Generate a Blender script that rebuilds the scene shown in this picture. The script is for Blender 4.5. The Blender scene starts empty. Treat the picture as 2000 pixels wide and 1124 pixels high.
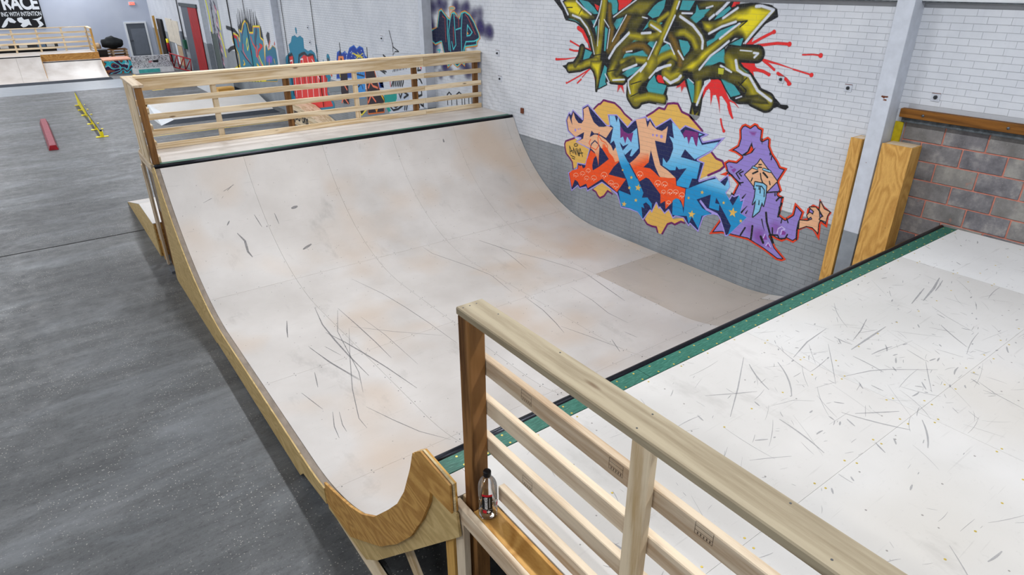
import bpy, bmesh, math, random
import numpy as np
from mathutils import Matrix, Vector

# ------------------------------------------------------------------ camera, world, lights, exposure
sc = bpy.context.scene
COL = sc.collection
random.seed(7)
RNG = np.random.default_rng(7)
CAMX = np.array([[0.80627521, 0.25855239, 0.53204412],
                 [-0.59153543, 0.34864564, 0.7270021],
                 [-0.00247326, 0.90088672, -0.43404723]])     # columns: right, up, forward
FPX = 1251.13
CAMP = np.array([0.0, 0.0, 4.40])
cd = bpy.data.cameras.new('camera')
cam = bpy.data.objects.new('camera', cd)
COL.objects.link(cam)
m = Matrix.Identity(4)
for r in range(3):
    m[r][0] = CAMX[r, 0]; m[r][1] = CAMX[r, 1]; m[r][2] = -CAMX[r, 2]; m[r][3] = CAMP[r]
cam.matrix_world = m
cd.sensor_width = 36.0
cd.lens = FPX / 2000 * 36.0
cd.clip_start = 0.05; cd.clip_end = 300
sc.camera = cam
w = bpy.data.worlds.new('world'); sc.world = w
w.use_nodes = True
w.node_tree.nodes['Background'].inputs[0].default_value = (0.75, 0.85, 1.0, 1)
w.node_tree.nodes['Background'].inputs[1].default_value = 0.2
vs = sc.view_settings
vs.view_transform = 'Standard'; vs.look = 'None'; vs.gamma = 1.0; vs.use_curve_mapping = False
vs.exposure = -0.1
cy = sc.cycles
cy.max_bounces = 5; cy.diffuse_bounces = 3; cy.glossy_bounces = 2; cy.transmission_bounces = 4; cy.transparent_max_bounces = 8
cy.caustics_reflective = False; cy.caustics_refractive = False
cy.use_adaptive_sampling = True; cy.adaptive_threshold = 0.035
LAMP_W = 150.0                 # watts of one ceiling light
LAMP_Z = 6.55
LAMP_COL = (0.975, 0.985, 1.0)
LAMP_GAIN = {(0, 0): .75, (1, 0): .75, (0, 1): .7, (1, 1): .6, (0, 2): .55, (1, 2): .42, (0, 3): .55, (1, 3): .45, (0, 4): .8, (1, 4): .7, (2, 0): .85, (2, 1): 1.2, (2, 11): 1.8, (1, 11): 1.2}
LAMP_XS = (-8.5, -2.6, 3.6)
LAMP_YS = [-3.0, 1.6, 6.2, 10.8, 15.6, 20.4, 25.2, 30.0, 34.8, 39.6, 44.4, 48.4]

def ray(px, py):
    return CAMX @ np.array([px - 1000.0, -(py - 562.0), FPX])
def at(axis, val, px, py):                       # where the line of sight of a photo point meets a plane
    d = ray(px, py); t = (val - CAMP[axis]) / d[axis]
    return CAMP + t * d
def proj(P):
    c = CAMX.T @ (np.asarray(P, float) - CAMP)
    return 1000 + FPX * c[0] / c[2], 562 - FPX * c[1] / c[2], c[2]

# ------------------------------------------------------------------ object helpers
def tag(o, label=None, cat=None, group=None, kind=None):
    if label: o['label'] = label
    if cat: o['category'] = cat
    if group: o['group'] = group
    if kind: o['kind'] = kind
    return o
def empty(name, loc=(0, 0, 0), **k):
    o = bpy.data.objects.new(name, None); COL.objects.link(o)
    o.location = loc; o.empty_display_size = 0.2
    return tag(o, **k)
def link(name, me, mat=None, parent=None, loc=(0, 0, 0), rot=None, **k):
    o = bpy.data.objects.new(name, me); COL.objects.link(o)
    if mat is not None and len(me.materials) == 0: me.materials.append(mat)
    o.location = loc
    if rot: o.rotation_euler = rot
    if parent is not None:
        o.parent = parent
        o.location = Vector(loc) - world_loc(parent)
    return tag(o, **k)
def world_loc(o):
    v = Vector((0, 0, 0))
    while o is not None:
        v += o.location; o = o.parent
    return v
def mesh(name, verts, faces, smooth=False):
    me = bpy.data.meshes.new(name)
    me.from_pydata([tuple(map(float, v)) for v in verts], [], [tuple(f) for f in faces])
    if smooth: me.polygons.foreach_set('use_smooth', [True] * len(me.polygons))
    me.update()
    return me
def fix(me):
    bm = bmesh.new(); bm.from_mesh(me)
    bmesh.ops.recalc_face_normals(bm, faces=bm.faces)
    bm.to_mesh(me); bm.free(); return me
def box_me(name, sx, sy, sz, bev=0.0):
    bm = bmesh.new()
    bmesh.ops.create_cube(bm, size=1.0)
    bmesh.ops.scale(bm, vec=(sx, sy, sz), verts=bm.verts)
    if bev > 0:
        bmesh.ops.bevel(bm, geom=bm.edges[:], offset=bev, segments=1, affect='EDGES', profile=0.5)
    me = bpy.data.meshes.new(name); bm.to_mesh(me); bm.free()
    return me
def box(name, x0, x1, y0, y1, z0, z1, mat, parent=None, bev=0.0, **k):
    return link(name, box_me(name, abs(x1 - x0), abs(y1 - y0), abs(z1 - z0), bev), mat, parent,
                ((x0 + x1) / 2, (y0 + y1) / 2, (z0 + z1) / 2), **k)
def beam(name, a, b, wid, thick, mat, parent=None, up=(0, 0, 1), bev=0.002, **k):
    """A board whose length runs from a to b; its local x axis is its length."""
    a = Vector(a); b = Vector(b); d = b - a
    me = box_me(name, d.length, wid, thick, bev)
    x = d.normalized(); z = Vector(up); y = z.cross(x)
    if y.length < 1e-4: y = Vector((0, 1, 0)).cross(x)
    y.normalize(); z = x.cross(y)
    o = link(name, me, mat, None, **k)
    R = Matrix((x, y, z)).transposed()
    o.rotation_euler = R.to_euler()
    o.location = (a + b) / 2
    if parent is not None:
        o.parent = parent; o.location = (a + b) / 2 - world_loc(parent)
    return o
def prism_me(name, pts, axis, a, b):
    """Outline pts (two coordinates, cyclic order) extruded along an axis from a to b."""
    n = len(pts)
    def P(u, v, t):
        return {0: (t, u, v), 1: (u, t, v), 2: (u, v, t)}[axis]
    vs_ = [P(u, v, a) for u, v in pts] + [P(u, v, b) for u, v in pts]
    fs = [list(range(n))[::-1], list(range(n, 2 * n))] + [[i, (i + 1) % n, n + (i + 1) % n, n + i] for i in range(n)]
    return fix(mesh(name, vs_, fs))
def prism(name, pts, axis, a, b, mat, parent=None, **k):
    return link(name, prism_me(name, pts, axis, a, b), mat, parent, **k)
def lathe_me(name, prof, seg=32, smooth=True):
    vs_, fs = [], []
    for r, z in prof:
        for i in range(seg):
            t = 2 * math.pi * i / seg
            vs_.append((r * math.cos(t), r * math.sin(t), z))
    for j in range(len(prof) - 1):
        for i in range(seg):
            k = (i + 1) % seg
            fs.append((j * seg + i, j * seg + k, (j + 1) * seg + k, (j + 1) * seg + i))
    return mesh(name, vs_, fs, smooth)
def tube_me(name, pts, r, seg=10):
    vs_, fs = [], []
    n = len(pts)
    for i, p in enumerate(pts):
        p = Vector(p)
        d = (Vector(pts[min(i + 1, n - 1)]) - Vector(pts[max(i - 1, 0)])).normalized()
        u = d.cross(Vector((0, 0, 1)))
        if u.length < 1e-3: u = d.cross(Vector((0, 1, 0)))
        u.normalize(); v = d.cross(u)
        for k in range(seg):
            t = 2 * math.pi * k / seg
            vs_.append(p + u * (r * math.cos(t)) + v * (r * math.sin(t)))
    for i in range(n - 1):
        for k in range(seg):
            q = (k + 1) % seg
            fs.append((i * seg + k, i * seg + q, (i + 1) * seg + q, (i + 1) * seg + k))
    fs.append(list(range(seg))[::-1]); fs.append([(n - 1) * seg + k for k in range(seg)])
    return fix(mesh(name, vs_, fs, True))
def text_me(name, body, size, shear=0.0, offset=0.0, extrude=0.002, align='CENTER', spacing=1.0):
    cu = bpy.data.curves.new(name, 'FONT')
    cu.body = body; cu.size = size; cu.shear = shear; cu.offset = offset; cu.extrude = extrude
    cu.align_x = align; cu.align_y = 'CENTER'; cu.space_character = spacing
    o = bpy.data.objects.new(name, cu); COL.objects.link(o)
    dg = bpy.context.evaluated_depsgraph_get()
    me = bpy.data.meshes.new_from_object(o.evaluated_get(dg))
    bpy.data.objects.remove(o); bpy.data.curves.remove(cu)
    me.name = name
    return me

# ------------------------------------------------------------------ materials
def lin(c):
    if isinstance(c, str):
        c = [int(c[i:i + 2], 16) / 255 for i in (0, 2, 4)]
    return tuple(v / 12.92 if v <= 0.04045 else ((v + 0.055) / 1.055) ** 2.4 for v in c) + (1.0,)
class NT:
    def __init__(s, name, rough=0.6, spec=0.3, metal=0.0):
        s.mat = bpy.data.materials.new(name); s.mat.use_nodes = True
        s.t = s.mat.node_tree; s.b = s.t.nodes['Principled BSDF']
        s.b.inputs['Roughness'].default_value = rough
        s.b.inputs['Specular IOR Level'].default_value = spec
        s.b.inputs['Metallic'].default_value = metal
    def n(s, typ, **k):
        o = s.t.nodes.new(typ)
        for a, v in k.items():
            if a.startswith('_'): setattr(o, a[1:], v)
            else: s.put(o.inputs[int(a[1:]) if a[1:].isdigit() else a.replace('__', ' ')], v)
        return o
    def put(s, inp, v):
        if isinstance(v, bpy.types.NodeSocket): s.t.links.new(v, inp)
        else: inp.default_value = v
    def coords(s, kind='Object', scale=(1, 1, 1), rnd=False):
        c = s.n('ShaderNodeTexCoord').outputs[kind]
        if kind == 'Position': pass
        mp = s.n('ShaderNodeMapping'); s.put(mp.inputs['Vector'], c); mp.inputs['Scale'].default_value = scale
        if rnd:
            oi = s.n('ShaderNodeObjectInfo')
            mul = s.n('ShaderNodeVectorMath', _operation='SCALE'); mul.inputs[0].default_value = (37.0, 51.0, 23.0)
            s.put(mul.inputs['Scale'], oi.outputs['Random']); s.put(mp.inputs['Location'], mul.outputs[0])
        return mp.outputs[0]
    def world(s, scale=(1, 1, 1)):
        g = s.n('ShaderNodeNewGeometry').outputs['Position']
        mp = s.n('ShaderNodeMapping'); s.put(mp.inputs['Vector'], g); mp.inputs['Scale'].default_value = scale
        return mp.outputs[0]
    def noise(s, vec, scale, detail=4, rough=0.55, dist=0.0):
        return s.n('ShaderNodeTexNoise', Vector=vec, Scale=scale, Detail=detail, Roughness=rough, Distortion=dist).outputs['Fac']
    def ramp(s, fac, stops, interp='LINEAR'):
        r = s.n('ShaderNodeValToRGB'); cr = r.color_ramp; cr.interpolation = interp
        while len(cr.elements) < len(stops): cr.elements.new(0.5)
        for e, (p, c) in zip(cr.elements, stops):
            e.position = p
            e.color = c if len(c) == 4 else tuple(c) + (1,)
        s.put(r.inputs['Fac'], fac)
        return r.outputs['Color']
    def mix(s, fac, a, b, blend='MIX'):
        x = s.n('ShaderNodeMix', _data_type='RGBA', _blend_type=blend)
        s.put(x.inputs[0], fac); s.put(x.inputs[6], a); s.put(x.inputs[7], b)
        return x.outputs[2]
    def math(s, op, a, b=0.0, c=0.0, clamp=False):
        x = s.n('ShaderNodeMath', _operation=op, _use_clamp=clamp)
        s.put(x.inputs[0], a); s.put(x.inputs[1], b); s.put(x.inputs[2], c)
        return x.outputs[0]
    def bump(s, h, strength=0.3, dist=0.01):
        b = s.n('ShaderNodeBump', Strength=strength, Distance=dist, Height=h)
        s.put(s.b.inputs['Normal'], b.outputs[0])
    def color(s, c): s.put(s.b.inputs['Base Color'], c)
    def rough(s, c): s.put(s.b.inputs['Roughness'], c)
G = lambda v: (v, v, v, 1)
def plain(name, col, rough=0.6, var=0.12, scale=6, spec=0.3, metal=0.0, bump=0.0, stretch=(1, 1, 1)):
    t = NT(name, rough, spec, metal)
    c = lin(col); v = t.coords('Object', stretch, True)
    f = t.noise(v, scale, 5)
    lo = tuple(x * (1 - var) for x in c[:3]); hi = tuple(min(1, x * (1 + var)) for x in c[:3])
    t.color(t.ramp(f, [(0.3, lo), (0.7, hi)]))
    if bump: t.bump(t.noise(v, scale * 12, 3), bump, 0.004)
    return t.mat
def wood(name, light, dark, axis='x', rough=0.65, grain=1.0, knots=True, grey=0.0, tone=0.18, stain='5a3a20'):
    """Sawn board: grain lines along one local axis, tone shifts, a few knots."""
    t = NT(name, rough, 0.25)
    long_, wide = 0.9, 14.0 * grain
    sc_ = {'x': (long_, wide, wide), 'y': (wide, long_, wide), 'z': (wide, wide, long_)}[axis]
    kn = {'x': (2.2, 9, 9), 'y': (9, 2.2, 9), 'z': (9, 9, 2.2)}[axis]
    v = t.coords('Object', sc_, True)
    warp = t.noise(t.coords('Object', tuple(0.22 * q for q in sc_), True), 1.5, 2)
    ring = t.math('SINE', t.math('MULTIPLY_ADD', warp, 34.0, t.math('MULTIPLY', t.noise(v, 1.0, 4), 9.0)))
    fine = t.noise(v, 3.0, 6, 0.7)
    f = t.math('MULTIPLY_ADD', ring, 0.22, fine)
    base = t.ramp(f, [(0.2, lin(dark)), (0.62, lin(light)), (0.95, tuple(min(1, q * 1.12) for q in lin(light)[:3]))])
    big = t.noise(t.coords('Object', tuple(q * 0.12 for q in sc_), True), 2.0, 3)
    base = t.mix(t.math('MULTIPLY', t.math('SUBTRACT', big, 0.42, clamp=True), tone * 5), base, lin(dark))
    oi = t.n('ShaderNodeObjectInfo').outputs['Random']
    hs = t.n('ShaderNodeHueSaturation', Hue=0.5, Saturation=1.0, Color=base)
    t.put(hs.inputs['Value'], t.math('MULTIPLY_ADD', oi, 0.22, 0.90))
    base = hs.outputs[0]
    if grey: base = t.mix(t.math('MULTIPLY', big, grey, clamp=True), base, lin('a9a49b'))
    if knots:
        vo = t.n('ShaderNodeTexVoronoi', Vector=t.coords('Object', kn, True), Scale=0.75, Randomness=1.0)
        k = t.ramp(vo.outputs['Distance'], [(0.045, G(1)), (0.10, G(0))])
        base = t.mix(t.math('MULTIPLY', k, 0.8), base, lin(stain))
    t.color(base)
    t.bump(f, 0.12, 0.002)
    return t.mat
def ply(name, light, dark, axis='x', contrast=0.8):
    """Rotary-cut plywood face: broad wandering cathedral figure."""
    t = NT(name, 0.55, 0.3)
    s_ = {'x': (0.8, 3.2, 3.2), 'y': (3.2, 0.8, 3.2), 'z': (3.2, 3.2, 0.8)}[axis]
    v = t.coords('Object', s_, True)
    n1 = t.noise(v, 1.3, 2, 0.45, 0.5)
    rings = t.math('SINE', t.math('MULTIPLY', n1, 75.0))
    f = t.math('MULTIPLY_ADD', rings, 0.5, 0.5)
    fine = t.noise(t.coords('Object', tuple(q * 9 for q in s_), True), 3.0, 4, 0.7)
    f2 = t.math('MULTIPLY_ADD', fine, 0.6, t.math('MULTIPLY', f, contrast * 0.5))
    base = t.ramp(f2, [(0.15, lin(light)), (0.8, lin(dark))])
    big = t.noise(v, 0.9, 2)
    base = t.mix(t.math('MULTIPLY', t.math('SUBTRACT', big, 0.5, clamp=True), 1.6), base, lin(dark))
    vo = t.n('ShaderNodeTexVoronoi', Vector=t.coords('Object', (3, 3, 3), True), Scale=0.8)
    k = t.ramp(vo.outputs['Distance'], [(0.03, G(1)), (0.07, G(0))])
    base = t.mix(k, base, lin('5f3c1c'))
    t.color(base)
    t.bump(fine, 0.1, 0.002)
    return t.mat
M = {}
for ax in 'xyz':
    M['pine_' + ax] = wood('pine_' + ax, 'e6d4b6', 'c6aa80', ax)
    M['pale_' + ax] = wood('pale_' + ax, 'e0ceb4', 'bda182', ax, grey=0.15, tone=0.12)
    M['brown_' + ax] = wood('brown_treated_' + ax, '8e653a', '523417', ax, tone=0.25, knots=False)
    M['gold_' + ax] = wood('gold_lumber_' + ax, 'd8aa5e', 'a87630', ax)
    M['cap_' + ax] = wood('weathered_cap_' + ax, 'b1a387', '8d7d60', ax, grey=0.3, tone=0.12)
M['ply_x'] = ply('plywood_x', 'c99a55', '95632a', 'x')
M['ply_y'] = ply('plywood_y', 'd8a95f', 'a2702f', 'y', 0.7)
M['ply_z'] = ply('plywood_z', 'dcae62', 'ab7a38', 'z', 0.6)
M['plypale_y'] = ply('plywood_pale_y', 'dcc188', 'b0925a', 'y', 0.6)
M['plyedge'] = plain('plywood_edge', 'd3bf96', 0.8, 0.35, 3, stretch=(1, 1, 60))
M['black'] = plain('black_plastic', '17171a', 0.35, 0.2, 6)
M['coping'] = plain('coping_steel', '23252c', 0.32, 0.35, 40, 0.5, 0.75, stretch=(1, 6, 6))
M['dark'] = plain('dark_steel', '3a3d42', 0.5, 0.2, 8, 0.4, 0.3)
M['gun'] = plain('galvanised_plate', '7b828c', 0.4, 0.25, 12, 0.5, 0.5)
M['toe'] = plain('dark_toe_steel', '363b43', 0.85, 0.25, 12, 0.1, 0.0)
M['smooth'] = plain('smooth_trowelled_concrete', '8d949c', 0.4, 0.08, 3)
M['white'] = plain('white_paint', 'd9dde2', 0.6, 0.06, 3)
M['colpaint'] = plain('column_paint', 'c3c9d4', 0.55, 0.08, 9, bump=0.15)
M['colgrey'] = plain('column_grey_paint', '848b93', 0.6, 0.1, 9, bump=0.15)
M['rust'] = plain('rust_flake', '6a3a26', 0.8, 0.3, 40)
M['red'] = plain('red_paint', 'a3202a', 0.5, 0.22, 10)
M['redworn'] = plain('worn_red_paint', '8c4650', 0.55, 0.3, 14)
M['yellow'] = plain('yellow_paint', 'f2df1e', 0.45, 0.08, 10)
M['olive'] = plain('mustard_paint', 'b3a012', 0.6, 0.15, 20)
M['steel'] = plain('bare_steel', '5f646b', 0.35, 0.25, 20, 0.5, 0.8)
M['doorgrey'] = plain('door_grey', '565c66', 0.5, 0.06, 3)
M['redwood'] = plain('red_boards', '9c2024', 0.6, 0.4, 3, stretch=(1, 8, 0.6))
M['header'] = wood('header_beam_wood', '8a5a22', '5e3a12', 'y', tone=0.2, stain='3c220c')
M['lintel'] = plain('lintel_steel', '4b5156', 0.7, 0.5, 25, bump=0.3)
M['brass'] = plain('brass_screw', 'c9b04e', 0.4, 0.2, 30, 0.5, 0.4)
M['green_box'] = plain('green_enamel', '1f5742', 0.5, 0.15, 10)
M['concrete_block'] = plain('pale_concrete', 'b9bcbf', 0.8, 0.12, 8)
M['tan'] = plain('tan_board', 'b49a7c', 0.7, 0.12, 4)
M['cream'] = plain('cream_board', 'd2cabb', 0.7, 0.1, 4)
M['fabric'] = plain('black_fabric', '1b1f22', 0.9, 0.5, 60, bump=0.6)
M['tape'] = plain('yellow_line_paint', 'e6c43c', 0.6, 0.15, 14)
def lum(name, col, strength):
    t = NT(name); t.color(lin(col)); t.b.inputs['Emission Color'].default_value = lin(col)
    t.b.inputs['Emission Strength'].default_value = strength
    return t.mat
M['lampglow'] = lum('lamp_diffuser', 'f4f8ff', 6.0)
M['exitglow'] = lum('exit_sign_red', 'ff5a3c', 1.4)

def m_floor():
    t = NT('polished_concrete', 0.5, 0.35)
    p = t.world()
    big = t.noise(p, 0.35, 5, 0.6, 0.3)
    streak = t.noise(t.world((0.5, 2.6, 1)), 1.4, 6, 0.65)
    mid = t.noise(p, 5.0, 5, 0.7)
    grit = t.noise(p, 70.0, 3, 0.8)
    f = t.math('MULTIPLY_ADD', streak, 0.5, t.math('MULTIPLY', big, 0.5))
    c = t.ramp(f, [(0.30, lin('3a3b3d')), (0.50, lin('5b5d5f')), (0.70, lin('7e8082'))])
    c = t.mix(t.math('MULTIPLY', mid, 0.55), c, lin('535558'))
    cr = t.noise(t.world((0.8, 1.5, 1)), 17.0, 8, 0.8)
    c = t.mix(0.75, c, t.mix(1.0, c, t.ramp(cr, [(0.32, G(0.42)), (0.5, G(1.0)), (0.70, (1.0, 1.0, 1.0, 1))]), 'MULTIPLY'))
    dk = t.ramp(grit, [(0.30, G(1)), (0.42, G(0))])
    c = t.mix(t.math('MULTIPLY', dk, 0.6), c, lin('2f3134'))
    vo = t.n('ShaderNodeTexVoronoi', Vector=t.world((1, 1, 1)), Scale=30.0)
    sp = t.ramp(vo.outputs['Distance'], [(0.10, G(1)), (0.20, G(0))])
    gate = t.ramp(t.noise(p, 1.1, 3), [(0.38, G(0)), (0.60, G(1))])
    c = t.mix(t.math('MULTIPLY', t.math('MULTIPLY', sp, gate), 0.75), c, lin('c9c6bd'))
    lt = t.ramp(t.noise(p, 45.0, 4, 0.75), [(0.60, G(0)), (0.72, G(1))])
    c = t.mix(t.math('MULTIPLY', lt, 0.35), c, lin('a9aaa8'))
    wear = t.ramp(t.noise(t.world((0.55, 1.5, 1)), 0.8, 5, 0.65, 0.6), [(0.50, G(0)), (0.68, G(1))])
    c = t.mix(t.math('MULTIPLY', wear, 0.28), c, lin('9aa0a6'))
    t.color(c)
    t.rough(t.ramp(mid, [(0.3, G(0.42)), (0.7, G(0.68))]))
    t.bump(grit, 0.2, 0.003)
    return t.mat
M['floor'] = m_floor()
def m_sheet(name, a, b, warm, amt):
    t = NT(name, 0.4, 0.5)
    p = t.world()
    oi = t.n('ShaderNodeObjectInfo').outputs['Random']
    big = t.noise(p, 0.9, 4, 0.55)
    c = t.ramp(big, [(0.35, lin(a)), (0.65, lin(b))])
    wm = t.ramp(t.noise(t.world((1.0, 1.0, 0.6)), 0.75, 2), [(0.52, G(0)), (0.72, G(1))])
    c = t.mix(t.math('MULTIPLY', wm, amt), c, lin(warm))
    c = t.mix(t.math('MULTIPLY', oi, 0.18), c, lin('b9aea3'))
    # rubber smudges, tight scratches and pin-prick dirt
    sm = t.ramp(t.noise(t.world((1.6, 0.7, 1)), 1.7, 5, 0.65), [(0.60, G(0)), (0.80, G(1))])
    c = t.mix(t.math('MULTIPLY', sm, 0.42), c, lin('7d7975'))
    for ang, s_ in ((0.35, 1.0), (-0.5, 1.3), (1.25, 0.9)):
        mp = t.n('ShaderNodeMapping', Vector=t.world()); mp.inputs['Rotation'].default_value = (0, 0, ang)
        mp.inputs['Scale'].default_value = (1.1 * s_, 26.0 * s_, 1.0)
        sx = t.ramp(t.noise(mp.outputs[0], 2.2, 2, 0.5), [(0.70, G(0)), (0.78, G(1))])
        c = t.mix(t.math('MULTIPLY', sx, 0.22), c, lin('8d8a88'))
    gr_ = t.ramp(t.noise(p, 28.0, 4, 0.75), [(0.60, G(0)), (0.76, G(1))])
    c = t.mix(t.math('MULTIPLY', gr_, 0.2), c, lin('84807c'))
    vo = t.n('ShaderNodeTexVoronoi', Vector=t.world(), Scale=9.0)
    sp = t.ramp(vo.outputs['Distance'], [(0.045, G(1)), (0.06, G(0))])
    c = t.mix(t.math('MULTIPLY', sp, 0.7), c, lin('5a5450'))
    t.color(c)
    t.rough(t.ramp(big, [(0.3, G(0.38)), (0.7, G(0.52))]))
    return t.mat
M['sheet'] = m_sheet('ramp_sheet_white', 'bdb8b4', 'd0ccc9', 'c2ab94', 0.65)
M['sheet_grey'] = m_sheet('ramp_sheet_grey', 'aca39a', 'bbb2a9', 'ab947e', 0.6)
M['deck'] = m_sheet('deck_sheet_white', 'c2c1bf', 'd0cfce', 'c6c1b8', 0.4)
M['deck_light'] = m_sheet('deck_sheet_light', 'd6d7d8', 'e2e3e4', 'd8d5cf', 0.3)
M['deck_far'] = m_sheet('deck_far_sheet', 'b7b0ab', 'd3cfcc', 'a49a90', 0.6)
M['underlay'] = plain('worn_underlay', '8f8377', 0.7, 0.22, 14, stretch=(1, 0.4, 1))
def m_green():
    t = NT('green_composite', 0.5, 0.35)
    f = t.noise(t.world((2.5, 22, 1)), 6, 5, 0.7)
    t.color(t.ramp(f, [(0.3, lin('1d4a40')), (0.55, lin('2f6a5a')), (0.8, lin('6f9d90'))]))
    return t.mat
M['green'] = m_green()
PAINT_Z = 1.646
def m_brick(name, k=1.0, tex=False):
    """White painted brick with a grey painted dado below the paint line."""
    t = NT(name, 0.62, 0.3)
    p = t.world()
    n1 = t.noise(p, 1.3, 5, 0.6); n2 = t.noise(p, 22.0, 4, 0.7)
    oi = t.n('ShaderNodeObjectInfo').outputs['Random']
    wcol = t.ramp(n1, [(0.3, lin('c2c7d0')), (0.65, lin('d3d7de'))])
    gcol = t.ramp(n1, [(0.3, lin('7e858c')), (0.65, lin('959ba1'))])
    drip = t.ramp(t.noise(t.world((1, 7.0, 0.5)), 2.0, 5, 0.65), [(0.58, G(0)), (0.78, G(1))])
    wcol = t.mix(t.math('MULTIPLY', drip, 0.16), wcol, lin('8f8f92'))
    wcol = t.mix(t.math('MULTIPLY', t.ramp(n2, [(0.62, G(0)), (0.8, G(1))]), 0.25), wcol, lin('8c8d90'))
    drip2 = t.ramp(t.noise(t.world((1, 12.0, 0.7)), 2.0, 5, 0.7), [(0.52, G(0)), (0.75, G(1))])
    gcol = t.mix(t.math('MULTIPLY', drip2, 0.3), gcol, lin('5d5a57'))
    sz = t.n('ShaderNodeSeparateXYZ', Vector=p).outputs['Z']
    low = t.math('LESS_THAN', t.math('MULTIPLY_ADD', t.noise(p, 9, 2), 0.03, sz), PAINT_Z + 0.015)
    c = t.mix(low, wcol, gcol)
    c = t.mix(1 - k, c, lin('55585c'))
    h = n2
    if tex:
        sep = t.n('ShaderNodeSeparateXYZ', Vector=p)
        cb = t.n('ShaderNodeCombineXYZ', X=sep.outputs['Y'], Y=sep.outputs['Z'])
        br = t.n('ShaderNodeTexBrick', Vector=cb.outputs[0], Scale=1.0, Mortar__Size=0.0045, Mortar__Smooth=0.2,
                 Brick__Width=0.203, Row__Height=0.0677)
        c = t.mix(t.math('MULTIPLY', br.outputs['Fac'], 0.45), c, lin('606468'))
    t.color(c)
    t.bump(h, 0.25, 0.003)
    return t.mat
M['brick'] = m_brick('painted_brick')
M['mortar'] = m_brick('painted_mortar', 0.72)
M['brickfar'] = m_brick('painted_brick_far', 1.0, True)
def m_cmu():
    t = NT('grey_concrete_block', 0.85, 0.2)
    v = t.coords('Object', (1, 1, 1), True)
    oi = t.n('ShaderNodeObjectInfo').outputs['Random']
    n1 = t.noise(v, 4.5, 5, 0.65); n2 = t.noise(v, 60, 4, 0.7)
    c = t.ramp(n1, [(0.32, lin('56555a')), (0.50, lin('757378')), (0.70, lin('a5a39e'))])
    c = t.mix(t.math('MULTIPLY', oi, 0.5), c, lin('8b887f'))
    c = t.mix(t.math('MULTIPLY', t.ramp(n2, [(0.6, G(0)), (0.75, G(1))]), 0.35), c, lin('b9b7b2'))
    pk = t.ramp(t.noise(v, 7, 2), [(0.68, G(0)), (0.74, G(1))])
    c = t.mix(t.math('MULTIPLY', pk, 0.5), c, lin('b07a6c'))
    t.color(c); t.bump(n2, 0.5, 0.004)
    return t.mat
M['cmu'] = m_cmu()
M['pinkmortar'] = plain('pink_mortar', 'c98474', 0.85, 0.15, 20, bump=0.3)
def m_endwall():
    t = NT('blue_grey_plaster', 0.6, 0.3)
    t.color(t.ramp(t.noise(t.world(), 0.5, 3), [(0.3, lin('aeb6c8')), (0.7, lin('bcc3d2'))]))
    return t.mat
M['endwall'] = m_endwall()
def m_clear():
    t = NT('clear_plastic', 0.05, 0.5)
    tr = t.n('ShaderNodeBsdfTransparent', Color=(0.93, 0.94, 0.96, 1))
    gl = t.n('ShaderNodeBsdfGlossy', Roughness=0.06, Color=(1, 1, 1, 1))
    lw = t.n('ShaderNodeLayerWeight', Blend=0.25)
    mx = t.n('ShaderNodeMixShader')
    t.put(mx.inputs[0], t.math('MULTIPLY_ADD', lw.outputs['Fresnel'], 0.8, 0.04, clamp=True))
    t.put(mx.inputs[1], tr.outputs[0]); t.put(mx.inputs[2], gl.outputs[0])
    out = [n for n in t.t.nodes if n.type == 'OUTPUT_MATERIAL'][0]
    t.put(out.inputs['Surface'], mx.outputs[0])
    return t.mat
M['clear'] = m_clear()
def m_mark(name, col, alpha):
    t = NT(name, 0.6); t.color(lin(col))
    n = t.noise(t.world(), 30, 3)
    t.put(t.b.inputs['Alpha'], t.math('MULTIPLY', t.ramp(n, [(0.3, G(0.75)), (0.65, G(1))]), alpha))
    return t.mat
M['skid'] = m_mark('rubber_skid', '77777b', 0.6)
M['skidlight'] = m_mark('faint_scratch', '8b8c92', 0.45)

# ------------------------------------------------------------------ the hall
XW = 7.633                                   # face of the long brick wall
floor = box('floor', -14, 7.9, -8, 50, -0.30, -0.02, M['black'], kind='structure', label='grey concrete slab floor of the hall')
for a, b in ((-8, 13.728), (13.772, 50)):
    box('slab', -14, 7.9, a, b, -0.02, 0.0, M['floor'], floor)
box('smooth_strip', -14, 4.0, 34.9, 38.09, 0.0, 0.003, M['smooth'], floor)
ceiling = box('ceiling', -14, 7.9, -8, 50, 7.0, 7.1, M['white'], kind='structure')
box('wall_left', -14.2, -14, -8, 50, 0, 7.0, M['white'], kind='structure')
box('wall_back', -14, 7.9, -8.2, -8, 0, 7.0, M['white'], kind='structure')
box('wall_end', -14, 7.9, 49.6, 49.8, 0, 7.0, M['endwall'], kind='structure', label='smooth pale blue grey end wall')

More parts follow.
